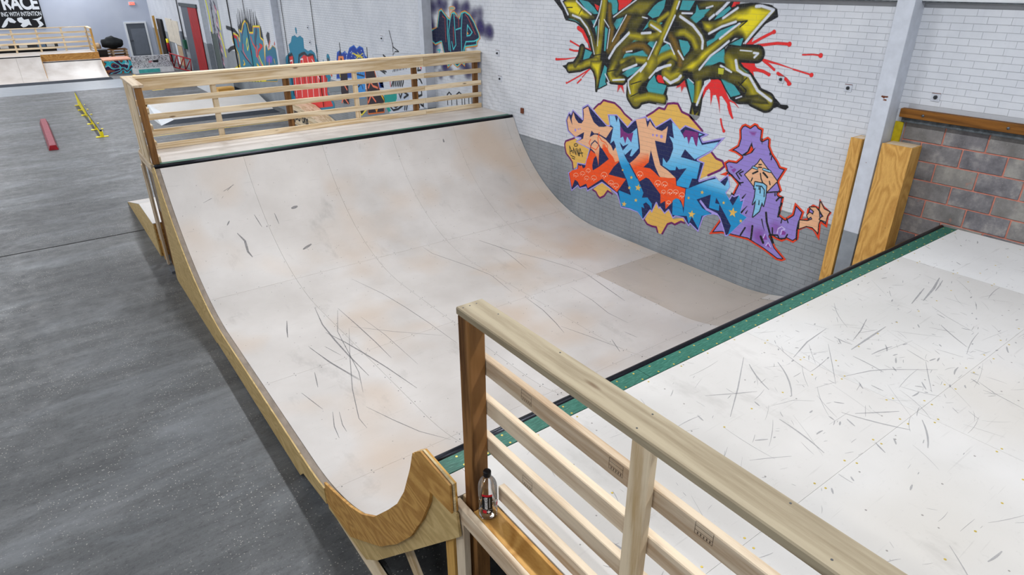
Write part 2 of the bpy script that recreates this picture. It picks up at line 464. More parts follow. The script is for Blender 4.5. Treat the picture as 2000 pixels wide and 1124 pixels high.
# long brick wall: mortar backing with real bricks in front, texture only in the far half
def boxes_me(name, bs):
    vs_, fs = [], []
    for (x0, x1, y0, y1, z0, z1) in bs:
        n = len(vs_)
        vs_ += [(x0, y0, z0), (x0, y1, z0), (x0, y1, z1), (x0, y0, z1), (x1, y0, z0), (x1, y1, z0), (x1, y1, z1), (x1, y0, z1)]
        fs += [(n, n + 3, n + 2, n + 1), (n, n + 1, n + 5, n + 4), (n + 3, n + 7, n + 6, n + 2), (n, n + 4, n + 7, n + 3), (n + 1, n + 2, n + 6, n + 5), (n + 4, n + 5, n + 6, n + 7)]
    return mesh(name, vs_, fs)
YFAR = 17.05
BR_L, BR_H = 0.203, 0.0677
OPEN_Y, OPEN_Z = 3.175, 3.135                # blocked-up opening: below this height, nearer than this
wall = link('wall_right', boxes_me('wall_right', [(XW + 0.004, 7.9, OPEN_Y, YFAR, 0, 7.0), (XW + 0.004, 7.9, -8, OPEN_Y, OPEN_Z - 0.09, 7.0), (7.72, 7.9, -8, OPEN_Y, 0, OPEN_Z - 0.09)]),
            M['mortar'], kind='structure', label='long brick wall painted white above a grey dado')
link('far_brickwork', boxes_me('far_brickwork', [(XW, 7.9, YFAR, 49.6, 0, 7.0)]), M['brickfar'], wall)
def courses(ztop):
    """Every visible brick of the wall: (y0, y1, z0, z1)."""
    rg = random.Random(3)
    for i in range(int(ztop / BR_H)):
        z0 = i * BR_H + 0.0025
        y = 1.55 + (0.1015 if i % 2 else 0.0) + rg.uniform(-0.012, 0.012)
        while y < YFAR:
            a, b = y + 0.0015, y + BR_L - 0.0015
            y += BR_L
            if z0 < OPEN_Z:
                if b <= OPEN_Y + 0.02: continue
                a = max(a, OPEN_Y)
            b = min(b, YFAR)
            if b - a > 0.03: yield a, b, z0, z0 + BR_H - 0.005
bricks, cand = [], []
for a, b, z0, z1 in courses(4.17):
    dx = random.uniform(-0.0008, 0.0008)
    q = [proj((XW, yy, zz)) for yy in (a, b) for zz in (z0, z1)]
    us = [p[0] for p in q]; vs2 = [p[1] for p in q]
    full = (b - a) > BR_L - 0.0035
    hid = (2.90 < (a + b) / 2 < 3.62 and z0 < 2.78) or (3.2 < (a + b) / 2 < 3.52)
    inside = min(us) > 0 and max(us) < 2000 and min(vs2) > 0 and max(vs2) < 560 and z0 > 1.3
    area = (max(us) - min(us)) * (max(vs2) - min(vs2))
    cand.append((area if (full and inside and not hid) else 0, a, b, z0, z1, dx))
cand.sort(reverse=True)
brick_me = box_me('brick', 0.014, BR_L - 0.003, BR_H - 0.005, 0.0015)
brick_me.materials.append(M['brick'])
for area, a, b, z0, z1, dx in cand[:300]:
    link('brick', brick_me, None, wall, (XW + 0.007 + dx, (a + b) / 2, (z0 + z1) / 2))
link('brick_courses', boxes_me('brick_courses', [(XW + dx, XW + 0.012, a, b, z0, z1) for _, a, b, z0, z1, dx in cand[300:]]), M['brick'], wall, kind='stuff')

# blocked-up opening: concrete blocks in pink mortar, oak header, steel lintel, mustard strip
box('infill_mortar', 7.668, 7.72, -2.0, OPEN_Y - 0.003, 0.0, 2.99, M['pinkmortar'], wall)
blk = box_me('block', 0.03, 0.392, 0.186, 0.004); blk.materials.append(M['cmu'])
for r in range(10):
    zc = 2.90 - 0.2005 * r
    off = 2.765 if r % 2 == 0 else 2.555
    for k in range(-2, 9):
        y1 = off + 0.407 - 0.407 * k
        a, b = y1 - 0.407 + 0.0075, y1 - 0.0075
        b2 = min(b, OPEN_Y - 0.012)
        if b2 - a < 0.03: continue
        if b2 < b - 1e-4: link('block', box_me('block', 0.03, b2 - a, 0.186, 0.003), M['cmu'], wall, (7.672, (a + b2) / 2, zc))
        else: link('block', blk, None, wall, (7.672, (a + b) / 2, zc))
hd = box('header_beam', 7.56, 7.70, -2.0, 3.218, 3.044, 3.135, M['header'], bev=0.004, label='long dark brown timber beam above the concrete blocks', cat='beam')
for yy in (2.98, 2.2):
    o = link('washer', lathe_me('washer', [(0.0, 0.004), (0.014, 0.004), (0.014, 0)], 14), M['steel'], hd, (7.559, yy, 3.088), rot=(0, -math.pi / 2, 0))
box('lintel', 7.60, 7.70, -2.0, 3.20, 2.992, 3.044, M['lintel'], label='rough dark steel lintel under the brown timber beam', cat='lintel')
box('jamb_strip', 7.612, 7.70, 3.176, 3.26, 2.74, 2.985, M['olive'], label='mustard yellow strip at the corner of the concrete blocks', cat='strip')
ch = box('wall_channel', 7.56, 7.64, -3.0, 49.0, 4.19, 4.42, M['white'], label='white steel channel running along the top of the brick wall', cat='beam')
box('gap_shade', 7.55, 7.64, -3.0, 49.0, 4.178, 4.19, M['lintel'], ch)  # dark strip paints in the shaded gap under the channel

# steel columns
def column(yc, n, lab):
    c = empty('trim_%d' % n, (7.519, yc, 0), kind='structure', label=lab)
    box('upper_shaft', 7.405, 7.633, yc - 0.088, yc + 0.088, 1.70, 7.0, M['colpaint'], c, 0.004)
    box('lower_shaft', 7.405, 7.633, yc - 0.088, yc + 0.088, 0.0, 1.70, M['colgrey'], c, 0.004)
    return c
c1 = column(3.358, 1, 'white steel column standing between two plywood pads')
for (py, pz, s) in ((3.35, 3.25, 0.030), (3.33, 3.22, 0.022), (3.32, 3.255, 0.02), (3.37, 2.53, 0.008)):
    v = [(7.4045, py + s * math.cos(t) * random.uniform(.5, 1.2), pz + 0.6 * s * math.sin(t) * random.uniform(.5, 1.2)) for t in np.linspace(0, 6.0, 9)]
    link('paint_chip', mesh('paint_chip', v, [range(9)]), M['rust'], c1)
column(13.5, 2, 'white steel column beside the purple one up graffiti')
column(23.95, 3, 'white steel column between the red letters and the teal letters')
column(34.4, 4, 'white steel column near the red sliding door')

# plywood pads either side of the first column
for (a, b, lab) in ((3.468, 3.60, 'narrow yellow plywood pad on the far side of the white column'), (2.935, 3.25, 'wide knotty plywood pad on the near side of the white column')):
    p = empty('column_pad', (7.5, (a + b) / 2, 0), label=lab, cat='pad', group='plywood pads beside the column')
    box('front_board', 7.400, 7.418, a, b, 0.0, 2.775, M['ply_z'], p, 0.002)
    box('side_board', 7.4185, 7.63, b - 0.018, b, 0.0, 2.77, M['ply_z'], p)
    box('side_board', 7.4185, 7.63, a, a + 0.018, 0.0, 2.77, M['ply_z'], p)
    box('top_board', 7.4185, 7.63, a + 0.0185, b - 0.0185, 2.755, 2.772, M['pale_y'], p)

# wall anchor plates
def anchor(y, z, lab, s=0.085):
    a = empty('anchor_plate', (XW, y, z), label=lab, cat='plate', group='anchor plates bolted to the brick wall')
    box('plate', XW - 0.009, XW - 0.0012, y - s / 2, y + s / 2, z - s / 2, z + s / 2, M['colpaint'], a, 0.0015)
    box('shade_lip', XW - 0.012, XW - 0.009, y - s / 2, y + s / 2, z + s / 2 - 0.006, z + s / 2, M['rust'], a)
    link('bolt', lathe_me('bolt', [(0.020, 0), (0.020, 0.012), (0.010, 0.013), (0.010, 0.03), (0.0, 0.03)], 8, False), M['dark'], a, (XW - 0.009, y, z), rot=(0, -math.pi / 2, 0))
anchor(3.868, 3.262, 'square white anchor plate just left of the first column')
anchor(2.934, 3.279, 'square white anchor plate right of the first column above the brown beam')
anchor(4.729, 3.265, 'anchor plate crossed by a red paint drip beside the yellow letters')
anchor(10.884, 3.093, 'upper of two anchor plates right of the one up graffiti', 0.12)
anchor(10.806, 2.621, 'lower of two anchor plates right of the one up graffiti', 0.12)
anchor(21.196, 3.047, 'upper anchor plate above the red letters', 0.13)
anchor(21.187, 2.612, 'lower anchor plate above the red letters', 0.13)
anchor(15.995, 3.051, 'anchor plate above the blue and orange letters', 0.13)
# conduits on the far brickwork
for yy, r, lab in ((20.64, 0.011, 'thin black conduit above the red letters'), (30.2, 0.022, 'black conduit left of the spiky teal letters'), (27.9, 0.012, 'thin conduit rising behind the spiky teal letters'), (23.4, 0.011, 'black conduit just right of the third column')):
    link('conduit', tube_me('conduit', [(XW - 0.032, yy, 0.70), (XW - 0.032, yy, 4.17)], r, 8), M['black'], label=lab, cat='conduit', group='conduits on the far brick wall')
box('fuse_box', 7.60, 7.631, 10.02, 10.10, 2.06, 2.16, M['rust'], bev=0.004, label='small rusty red box on the wall above the far coping', cat='box')

# ------------------------------------------------------------------ ceiling lights
ORD = ['first', 'second', 'third', 'fourth', 'fifth', 'sixth', 'seventh', 'eighth', 'ninth', 'tenth', 'eleventh', 'twelfth']
ROW = ['outer left row', 'middle row', 'row above the mini ramp']
for iy, ly in enumerate(LAMP_YS):
    for ix, lx in enumerate(LAMP_XS):
        h = empty('ceiling_light', (lx, ly, LAMP_Z), label='white linear ceiling light, %s from the near end in the %s' % (ORD[iy], ROW[ix]), cat='light', group='linear lights under the ceiling')
        box('housing', lx - 0.17, lx + 0.17, ly - 0.62, ly + 0.62, LAMP_Z, LAMP_Z + 0.08, M['white'], h)
        box('diffuser', lx - 0.15, lx + 0.15, ly - 0.60, ly + 0.60, LAMP_Z - 0.02, LAMP_Z - 0.001, M['lampglow'], h)
        for s in (-0.5, 0.5):
            link('hanger', tube_me('hanger', [(lx, ly + s, LAMP_Z + 0.08), (lx, ly + s, 7.0)], 0.004, 5), M['steel'], h)
        ld = bpy.data.lights.new('lamp', 'AREA'); ld.shape = 'RECTANGLE'; ld.size = 0.3; ld.size_y = 1.2
        ld.energy = LAMP_W * LAMP_GAIN.get((ix, iy), 1.0); ld.color = LAMP_COL
        lo = bpy.data.objects.new('lamp', ld); COL.objects.link(lo); lo.parent = h; lo.location = (0, 0, -0.03)

# ------------------------------------------------------------------ mini ramp
FLAT, DECK = 0.375, 1.983
YN0, YN1, RN = 2.53, 4.85, 2.477
YF0, YF1, RF = 10.37, 7.75, 2.938
def rz(y):
    if y < YN1: return FLAT + RN - math.sqrt(max(0.0, RN * RN - (YN1 - y) ** 2))
    if y > YF1: return FLAT + RF - math.sqrt(max(0.0, RF * RF - (y - YF1) ** 2))
    return FLAT
def curve_me(name, x0, x1, y0, y1, lift, thick, n=None):
    n = n or max(2, int((y1 - y0) / 0.11))
    vs_, fs = [], []
    for i in range(n + 1):
        y = y0 + (y1 - y0) * i / n
        e = 0.01
        s = (rz(min(y + e, YF0)) - rz(max(y - e, YN0))) / (2 * e)
        nn = 1 / math.sqrt(1 + s * s); ny, nz = -s * nn, nn
        for l in (lift, lift - thick):
            for x in (x0, x1): vs_.append((x, y + ny * l, rz(y) + nz * l))
    for i in range(n):
        a, b = i * 4, i * 4 + 4
        fs += [(a, a + 1, b + 1, b), (a + 2, b + 2, b + 3, a + 3), (a, b, b + 2, a + 2), (a + 1, a + 3, b + 3, b + 1)]
    fs += [(0, 2, 3, 1), (n * 4, n * 4 + 1, n * 4 + 3, n * 4 + 2)]
    me = fix(mesh(name, vs_, fs))
    bm = bmesh.new(); bm.from_mesh(me)
    for f in bm.faces: f.smooth = abs(f.normal.x) < 0.5
    for e in bm.edges:
        if len(e.link_faces) == 2 and e.calc_face_angle() > 0.6: e.smooth = False
    bm.to_mesh(me); bm.free()
    return me
ramp = empty('mini_ramp', (4.4, 6.4, 0), label='wide white wooden mini ramp with two curved transitions along the brick wall', cat='skate ramp')
link('underlay', curve_me('underlay', 1.205, 7.395, YN0 + 0.03, YF0 - 0.02, -0.009, 0.02, 80), M['underlay'], ramp)
XE = [1.268, 2.44, 3.705, 4.97, 6.225, 7.415, 7.622]
YE = [2.56, 4.33, 6.37, 8.62, 10.35]
for i in range(6):
    for j in range(4):
        x0, x1, y0, y1 = XE[i] + 0.0012, XE[i + 1] - 0.0012, YE[j] + 0.0012, YE[j + 1] - 0.0012
        if j == 0 and i == 5: y0 = 3.66
        if j == 0 and i == 4: x1 = 7.392
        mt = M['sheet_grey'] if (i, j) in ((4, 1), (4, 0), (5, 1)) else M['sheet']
        link('ramp_sheet', curve_me('ramp_sheet', x0, x1, y0, y1, 0.0, 0.0088), mt, ramp)
# near and far coping, green edge strips
link('coping', tube_me('coping', [(x, 2.522, DECK - 0.022) for x in np.linspace(1.245, 7.615, 12)], 0.030, 16), M['coping'], ramp, label='black steel coping pipe of the near deck')
link('coping', tube_me('coping', [(x, 10.392, DECK - 0.022) for x in np.linspace(1.205, 7.615, 12)], 0.030, 16), M['coping'], ramp, label='black steel coping pipe of the far deck')
for a, b in ((1.262, 2.885), (2.889, 5.309), (5.313, 7.60)):
    box('edge_strip', a, b, 2.372, 2.490, DECK - 0.012, DECK + 0.002, M['green'], ramp, label='green composite strip with brass screws')
for a, b in ((1.215, 4.4), (4.404, 7.60)):
    box('edge_strip', a, b, 10.425, 10.53, DECK - 0.012, DECK + 0.002, M['green'], ramp)
def dots_me(name, pts, r=0.006, h=0.0012, seg=7):
    vs_, fs = [], []
    for (x, y, z) in pts:
        n = len(vs_)
        for k in range(seg):
            t = 2 * math.pi * k / seg
            vs_.append((x + r * math.cos(t), y + r * math.sin(t), z + h))
        vs_ += [(x + r * 1.3 * math.cos(2 * math.pi * k / seg), y + r * 1.3 * math.sin(2 * math.pi * k / seg), z - 0.001) for k in range(seg)]
        fs.append(list(range(n, n + seg)))
        fs += [(n + k, n + seg + k, n + seg + (k + 1) % seg, n + (k + 1) % seg) for k in range(seg)]
    return mesh(name, vs_, fs)
pts = [(3.138 - 0.1565 * 11 + 0.1565 * k, yy, DECK + 0.002) for k in range(40) for yy in (2.467, 2.385)]
pts = [p for p in pts if 1.28 < p[0] < 7.58]
link('strip_screws', dots_me('strip_screws', pts, 0.0065), M['brass'], ramp, kind='stuff')
# near deck
DX = [1.392, 3.925, 6.37, 7.625]; DY = [-1.60, -0.09, 1.13, 2.368]
for i in range(3):
    for j in range(3):
        box('deck_sheet', DX[i] + 0.0006, DX[i + 1] - 0.0006, DY[j] + 0.0006, DY[j + 1] - 0.0006, DECK - 0.010, DECK, M['deck_light'] if i == 2 or j == 0 else M['deck'], ramp)
box('deck_sheet', 1.262, 1.390, 2.20, 2.367, DECK - 0.010, DECK, M['deck_far'], ramp)
dsc = []
for x in np.arange(1.6, 7.6, 0.31):
    for y in (1.10, 1.16, 0.52, 1.75, 2.34, -0.06): dsc.append((x + random.uniform(-.02, .02), y + random.uniform(-.01, .01), DECK))
for y in np.arange(-0.5, 2.3, 0.3):
    for x in (3.90, 3.95, 6.345, 6.395): dsc.append((x, y + random.uniform(-.02, .02), DECK))
link('deck_screws', dots_me('deck_screws', dsc, 0.006), M['brass'], ramp, kind='stuff')
box('deck_base', 1.392, 7.60, -1.60, 2.49, DECK - 0.032, DECK - 0.0105, M['plypale_y'], ramp)
for x in np.arange(1.55, 7.6, 0.61): box('joist', x, x + 0.038, -1.58, 2.46, DECK - 0.17, DECK - 0.0325, M['pine_y'], ramp)
for yy in (-1.4, 0.3, 2.40):
    for x in (1.50, 3.5, 5.5, 7.2): box('stud', x, x + 0.038, yy, yy + 0.089, 0.0, DECK - 0.171, M['pine_z'], ramp)
box('header', 1.40, 7.38, 2.462, 2.488, DECK - 0.19, DECK - 0.033, M['pine_x'], ramp)
# ledge outside the near rail
box('rim_board', 1.228, 1.266, -1.5, 2.192, DECK - 0.100, DECK + 0.001, M['pale_y'], ramp, 0.003, label='whitewashed rim board along the ledge')
box('ledge', 1.270, 1.390, -1.5, 2.070, DECK - 0.026, DECK - 0.008, M['ply_y'], ramp, label='orange plywood ledge outside the rail')
box('end_block', 1.288, 1.40, 2.172, 2.199, DECK - 0.10, DECK - 0.001, M['pine_x'], ramp, 0.002)
box('stud', 1.228, 1.266, 2.105, 2.19, 0.0, DECK - 0.101, M['pale_z'], ramp, 0.002)
box('stud', 1.222, 1.257, 2.21, 2.295, 0.0, DECK - 0.20, M['gold_z'], ramp, 0.002)
box('base_plate', 1.262, 1.35, -1.5, 4.6, 0.0, 0.038, M['pine_y'], ramp, 0.002)
beam('brace', (1.29, 2.98, 0.92), (1.29, 2.12, 0.06), 0.038, 0.089, M['pine_x'], ramp)
# left side: template skin, layered banana template, multi-ply lip block
top = [(y, rz(y) + 0.001) for y in np.linspace(4.4, 10.36, 46)]
side = [(y, z) for y, z in top] + [(10.42, DECK - 0.03), (10.62, DECK - 0.10), (10.86, 0.03), (10.80, 0.0), (8.35, 0.0), (8.28, 0.03), (5.14, 0.03), (5.02, 0.14), (4.4, 0.24)]
prism('side_panel', side, 0, 1.190, 1.204, M['plypale_y'], ramp, label='pale plywood side skin of the ramp')
cv = [(2.574, 2.045), (2.625, 1.898), (2.738, 1.641), (2.86, 1.45), (3.015, 1.276), (3.296, 0.983), (3.541, 0.807), (3.795, 0.683), (4.063, 0.587), (4.4, 0.478)]
low = [(4.4, 0.24), (3.9, 0.27), (3.36, 0.655), (3.22, 0.76), (3.085, 0.895), (2.95, 1.02), (2.81, 1.18), (2.70, 1.31), (2.616, 1.447), (2.53, 1.58), (2.47, 1.70), (2.42, 1.80), (2.40, 1.885)]
toward = lambda l, f: [(y * f, (z - 4.4) * f + 4.4) for y, z in l]
prism('curved_template', toward(cv + low + [(2.42, 2.05), (2.50, 2.085)], 0.986), 0, 1.183, 1.203, M['ply_y'], ramp, label='orange banana shaped plywood template at the near corner')
prism('side_panel', [(4.4, 0.47), (4.0, 0.60), (3.6, 0.765), (3.2, 1.05), (2.8, 1.52), (2.58, 1.93), (2.13, 1.95), (2.11, 1.81), (3.35, 0.50), (3.60, 0.28), (4.4, 0.18)], 0, 1.2045, 1.219, M['plypale_y'], ramp, label='knotty plywood gusset under the near coping')
for k in range(3):
    prism('lip_block_ply', toward([(2.545, 2.072), (2.47, 2.128), (2.17, 2.113), (2.165, 1.93), (2.40, 1.905), (2.41, 1.95)], 0.974), 0, 1.166 + 0.0115 * k + (0.006 if k else 0), 1.177 + 0.0115 * k + (0.006 if k else 0), (M['ply_y'], M['plyedge'], M['gold_y'])[(k) % 3], ramp)
for y in np.arange(2.6, 10.3, 0.41):
    z = rz(y) - 0.035
    box('rib', 1.22, 7.38, y - 0.019, y + 0.019, z - 0.12, z - 0.02, M['pine_x'], ramp)
for x in (1.24, 3.7, 6.2):
    box('sleeper', x, x + 0.04, 5.2, 7.7, 0.0, 0.2, M['pine_y'], ramp)
# far deck
for a, b in ((1.21, 3.0), (3.0, 5.44), (5.44, 7.62)):
    box('deck_sheet', a + 0.001, b - 0.001, 10.535, 11.72, DECK - 0.010, DECK, M['deck_far'], ramp)
box('deck_base', 1.21, 7.60, 10.43, 11.72, DECK - 0.032, DECK - 0.0125, M['plypale_y'], ramp)
box('fascia', 1.190, 1.228, 10.63, 11.72, DECK - 0.17, DECK - 0.033, M['pale_y'], ramp, 0.002)
box('fascia', 1.23, 7.55, 11.68, 11.718, DECK - 0.17, DECK - 0.033, M['pine_x'], ramp)
box('stud', 1.19, 1.228, 11.76, 11.85, 0.40, DECK - 0.28, M['pale_z'], ramp, 0.002)
box('stud', 1.19, 1.228, 11.60, 11.68, 0.0, DECK - 0.171, M['pale_z'], ramp, 0.002)
box('stud', 1.20, 1.238, 11.86, 11.95, 0.0, 0.8, M['gold_z'], ramp, 0.002)
box('inner_panel', 1.26, 1.278, 10.95, 11.66, 0.0, 1.0, M['brown_z'], ramp)
box('inner_panel', 1.26, 1.278, 10.95, 11.66, 1.001, DECK - 0.171, M['underlay'], ramp)
box('foot_shim', 1.17, 1.26, 11.15, 11.35, 0.0, 0.04, M['gun'], ramp)
for x in (2.6, 4.2, 5.8, 7.3):
    box('stud', x, x + 0.089, 11.63, 11.668, 0.0, DECK - 0.171, M['pine_z'], ramp)

# skid marks lying on the riding surface
def on_ramp(px, py):
    d = ray(px, py); lo, hi = 1.0, 16.0
    f = lambda t: (CAMP[2] + t * d[2]) - (rz(CAMP[1] + t * d[1]) if 2.5 < CAMP[1] + t * d[1] < 10.37 else (9 if CAMP[1] + t * d[1] > 10.37 else -9))
    n = np.linalg.norm(d); d = d / n
    t = 2.0
    while t < 16 and f(t) > 0: t += 0.01
    lo, hi = t - 0.01, t
    for _ in range(14):
        md = (lo + hi) / 2
        if f(md) > 0: lo = md
        else: hi = md
    t = lo
    return CAMP + t * d
def ribbon(pts, wid, lift):
    P = [Vector(p) for p in pts]; vs_, fs = [], []
    for i, p in enumerate(P):
        d = (P[min(i + 1, len(P) - 1)] - P[max(i - 1, 0)]).normalized()
        s = rz(min(max(p.y, 2.56), 10.3) + 0.01) - rz(min(max(p.y, 2.56), 10.3) - 0.01)
        nrm = Vector((0, -s / 0.02, 1)).normalized() if lift < 0.005 else Vector((0, 0, 1))
        u = d.cross(nrm).normalized() * wid * (0.25 + 0.75 * math.sin(math.pi * (i + 0.5) / len(P)))
        vs_ += [p + u + nrm * 0.0012, p - u + nrm * 0.0012]
    for i in range(len(P) - 1): fs.append((2 * i, 2 * i + 1, 2 * i + 3, 2 * i + 2))
    return vs_, fs
def dens(pl, k=5):
    out = []
    for (a, b) in zip(pl[:-1], pl[1:]):
        for t in range(k): out.append((a[0] + (b[0] - a[0]) * t / k, a[1] + (b[1] - a[1]) * t / k))
    out.append(pl[-1]); return out
A2 = lambda l: [(400 + a / 3.307, 420 + b / 3.307) for a, b in l]
A3 = lambda l: [(900 + a / 3.122, 420 + b / 3.122) for a, b in l]
A4 = lambda l: [(480 + a / 3.122, 600 + b / 3.122) for a, b in l]
A1 = lambda l: [(300 + a / 3.307, 220 + b / 3.307) for a, b in l]
skids = [(A2([(710, 600), (760, 710), (840, 810), (930, 910), (1060, 1040)]), .012), (A2([(780, 760), (900, 820), (1020, 890), (1180, 990), (1370, 1120)]), .011),
         (A2([(860, 605), (980, 710), (1100, 820), (1205, 925)]), .008), (A2([(670, 850), (800, 950), (900, 1010), (1000, 1070)]), .007),
         (A2([(530, 690), (530, 750), (537, 795)]), .007), (A2([(950, 415), (1150, 510), (1300, 600), (1450, 700), (1630, 830)]), .006),
         (A2([(1410, 210), (1470, 250), (1700, 330), (1850, 390), (1984, 500)]), .006), (A2([(1770, 165), (1984, 235)]), .005),
         (A3([(110, 155), (300, 220), (500, 270), (680, 325), (760, 355)]), .006), (A3([(750, 350), (880, 440), (1000, 525)]), .008),
         (A3([(390, 500), (500, 580), (580, 660), (630, 720)]), .007), (A3([(610, 680), (780, 740), (990, 820)]), .005), (A3([(240, 200), (330, 270), (400, 330)]), .005),
         (A3([(920, 760), (970, 835)]), .006), (A3([(670, 440), (800, 520), (900, 600), (1020, 660)]), .005), (A3([(1000, 715), (1075, 748)]), .005),
         (A4([(630, 130), (635, 300), (650, 500), (690, 680), (740, 740)]), .006), (A4([(390, 250), (520, 340), (700, 445)]), .007), (A4([(250, 85), (255, 185)]), .008),
         (A4([(420, 400), (440, 490)]), .007), (A4([(340, 525), (470, 625)]), .006), (A4([(735, 610), (900, 690), (1060, 760), (1250, 810)]), .006),
         (A4([(530, 640), (540, 730), (570, 800)]), .006), (A4([(570, 640), (590, 720), (615, 760)]), .005), (A4([(480, 240), (580, 295)]), .005),
         (A4([(640, 120), (900, 150), (1200, 175)]), .004), (A4([(700, 60), (850, 170), (1050, 350)]), .004), (A4([(560, 20), (560, 150), (690, 400), (715, 520)]), .006),
         (A1([(320, 585), (420, 530), (520, 465)]), .006), (A1([(440, 555), (480, 500), (515, 465)]), .006), (A1([(475, 730), (490, 700)]), .012), (A1([(540, 780), (590, 830), (610, 900), (640, 935)]), .02),
         (A1([(890, 620), (930, 605)]), .03), (A1([(965, 885), (1020, 850)]), .025), (A1([(1870, 170), (1880, 210)]), .02), (A1([(1550, 260), (1590, 285)]), .01), (A1([(780, 270), (900, 260), (1050, 245), (1250, 240)]), .03),
         (A1([(1560, 200), (1680, 185), (1850, 165)]), .03), (A1([(650, 660), (700, 740)]), .008), (A1([(780, 650), (810, 720)]), .008)]
V, F = [], []
for pl, wd in skids:
    q = [on_ramp(*p) for p in dens(pl)]
    v, f = ribbon(q, wd * 0.8, 0.001); n = len(V)
    V += v; F += [tuple(i + n for i in g) for g in f]
link('skid_marks', mesh('skid_marks', V, F), M['skid'], ramp, kind='stuff', label='dark rubber skid marks')
V, F = [], []
rg = random.Random(11)
for k in range(620):
    x, y = rg.uniform(1.45, 7.5), rg.uniform(-0.6, 2.35)
    if rg.random() < 0.5: x, y = rg.gauss(4.6, 1.2), rg.gauss(1.5, 0.45)
    if not (1.45 < x < 7.55 and -1.2 < y < 2.34): continue
    a = rg.gauss(0.35, 0.7) if rg.random() < .7 else rg.uniform(0, 3.14)
    L = rg.choice([0.012, 0.016, 0.02, 0.02, 0.03, 0.04, 0.06, 0.14]) * rg.uniform(.6, 1.5); c = rg.gauss(0, .06)
    q = [(x + L * s * math.cos(a + c * s), y + L * s * math.sin(a + c * s), DECK) for s in np.linspace(-1, 1, 6)]
    if any(not (1.40 < p[0] < 7.6 and p[1] < 2.365) for p in q): continue
    v, f = ribbon(q, rg.choice([.0012, .0015, .002, .002, .003, .006]) * 0.9, 0.01); n = len(V)
    V += v; F += [tuple(i + n for i in g) for g in f]
A5 = lambda l: [(1250 + a / 2.667, 440 + b / 2.667) for a, b in l]
for pl, wd in [([(1415, 410), (1480, 330)], .009), ([(1475, 395), (1530, 330), (1560, 275)], .014), ([(1100, 650), (1190, 590), (1280, 530)], .011), ([(800, 690), (870, 610), (970, 540)], .007),
               ([(1060, 790), (1200, 760), (1290, 753), (1550, 755)], .007), ([(1110, 600), (1150, 550), (1180, 490)], .006), ([(1120, 983), (1350, 972)], .007), ([(980, 620), (1000, 720), (1020, 830)], .004),
               ([(540, 690), (510, 850), (470, 1000)], .006), ([(340, 890), (480, 880), (610, 868)], .006), ([(1520, 425), (1600, 480), (1740, 560)], .004), ([(1390, 650), (1490, 710)], .005), ([(1760, 815), (1850, 880), (2000, 960)], .005)]:
    q = [at(2, DECK, *p) for p in dens(A5(pl))]
    v, f = ribbon(q, wd * 0.7, 0.01); n = len(V)
    V += v; F += [tuple(i + n for i in g) for g in f]
link('deck_scratches', mesh('deck_scratches', V, F), M['skidlight'], ramp, kind='stuff', label='grey scratches and skid marks')
# screw heads along the sheet seams of the ramp
sp = []
for y in YE[1:-1]:
    for x in np.arange(1.32, 7.4, 0.3):
        for d in (-0.025, 0.025): sp.append((x, y + d + rg.uniform(-.006, .006), rz(y + d) + 0.0003))
for x in XE[1:-1]:
    for y in np.arange(2.7, 10.2, 0.3):
        for d in (-0.025, 0.025): sp.append((x + d, y + rg.uniform(-.03, .03), rz(y) + 0.0006))
link('sheet_screws', dots_me('sheet_screws', sp, 0.005, 0.0008, 6), M['dark'], ramp, kind='stuff')

# ------------------------------------------------------------------ guard rails
near = empty('guard_rail', (1.35, 0.4, DECK), label='near wooden guard rail with a weathered flat cap in the foreground', cat='guard rail')
box('cap_board', 1.279, 1.420, -1.45, 2.170, 3.062, 3.100, M['cap_y'], near, 0.005, label='weathered flat cap board')
for zb in (2.745, 2.521, 2.298, 2.054):
    y1 = 2.165 if zb > 2.1 else 2.0
    box('rail_board', 1.3745, 1.4125, -1.45, y1, zb, zb + 0.089, M['pale_y'], near, 0.004)
box('post', 1.285, 1.374, 2.080, 2.169, 0.0, 3.0615, M['brown_z'], near, 0.006, label='dark brown square corner post')
for yy in (1.060, 0.0, -1.1):
    box('post', 1.336, 1.374, yy, yy + 0.089, DECK + 0.001, 3.0615, M['pine_z'], near, 0.004)
INK = m_mark('ink_stamp', '5a4a40', 0.75)
def stamp(px, py, tall=0.05, wide=0.07):
    q = at(0, 1.3745, px, py); y, z = q[1], q[2]
    bs = [(y - wide / 2, y + wide / 2, z + tall * k, z + tall * k + 0.002) for k in (-.5, -.17, .17, .5)] + [(y + s - 0.001, y + s + 0.001, z - tall / 2, z + tall / 2) for s in (-wide / 2, wide / 2)]
    bs += [(y - wide * .4 + 0.012 * k, y - wide * .4 + 0.012 * k + 0.005, z - tall * .42, z - tall * .22) for k in range(5)]
    V, F = [], []
    for a, b, c0, c1 in bs:
        n = len(V); V += [(1.3740, a, c0), (1.3740, a, c1), (1.3740, b, c1), (1.3740, b, c0)]; F.append((n, n + 1, n + 2, n + 3))
    link('grade_stamp', mesh('grade_stamp', V, F), INK, near, kind='stuff')
for px, py in ((1028, 778), (1203, 914), (1375, 1043), (1030, 945), (1385, 855)): stamp(px, py) if py != 855 else None
cs = [(x, 2.14 - 0.0, 3.1) for x in (1.30, 1.335, 1.37)] + [(1.40, 1.60, 3.1), (1.30, 1.1, 3.1), (1.395, 1.12, 3.1), (1.40, 0.62, 3.1), (1.31, .45, 3.1), (1.39, 2.0, 3.1)]
link('cap_screws', dots_me('cap_screws', cs, 0.0035, 0.0006), M['dark'], near, kind='stuff')

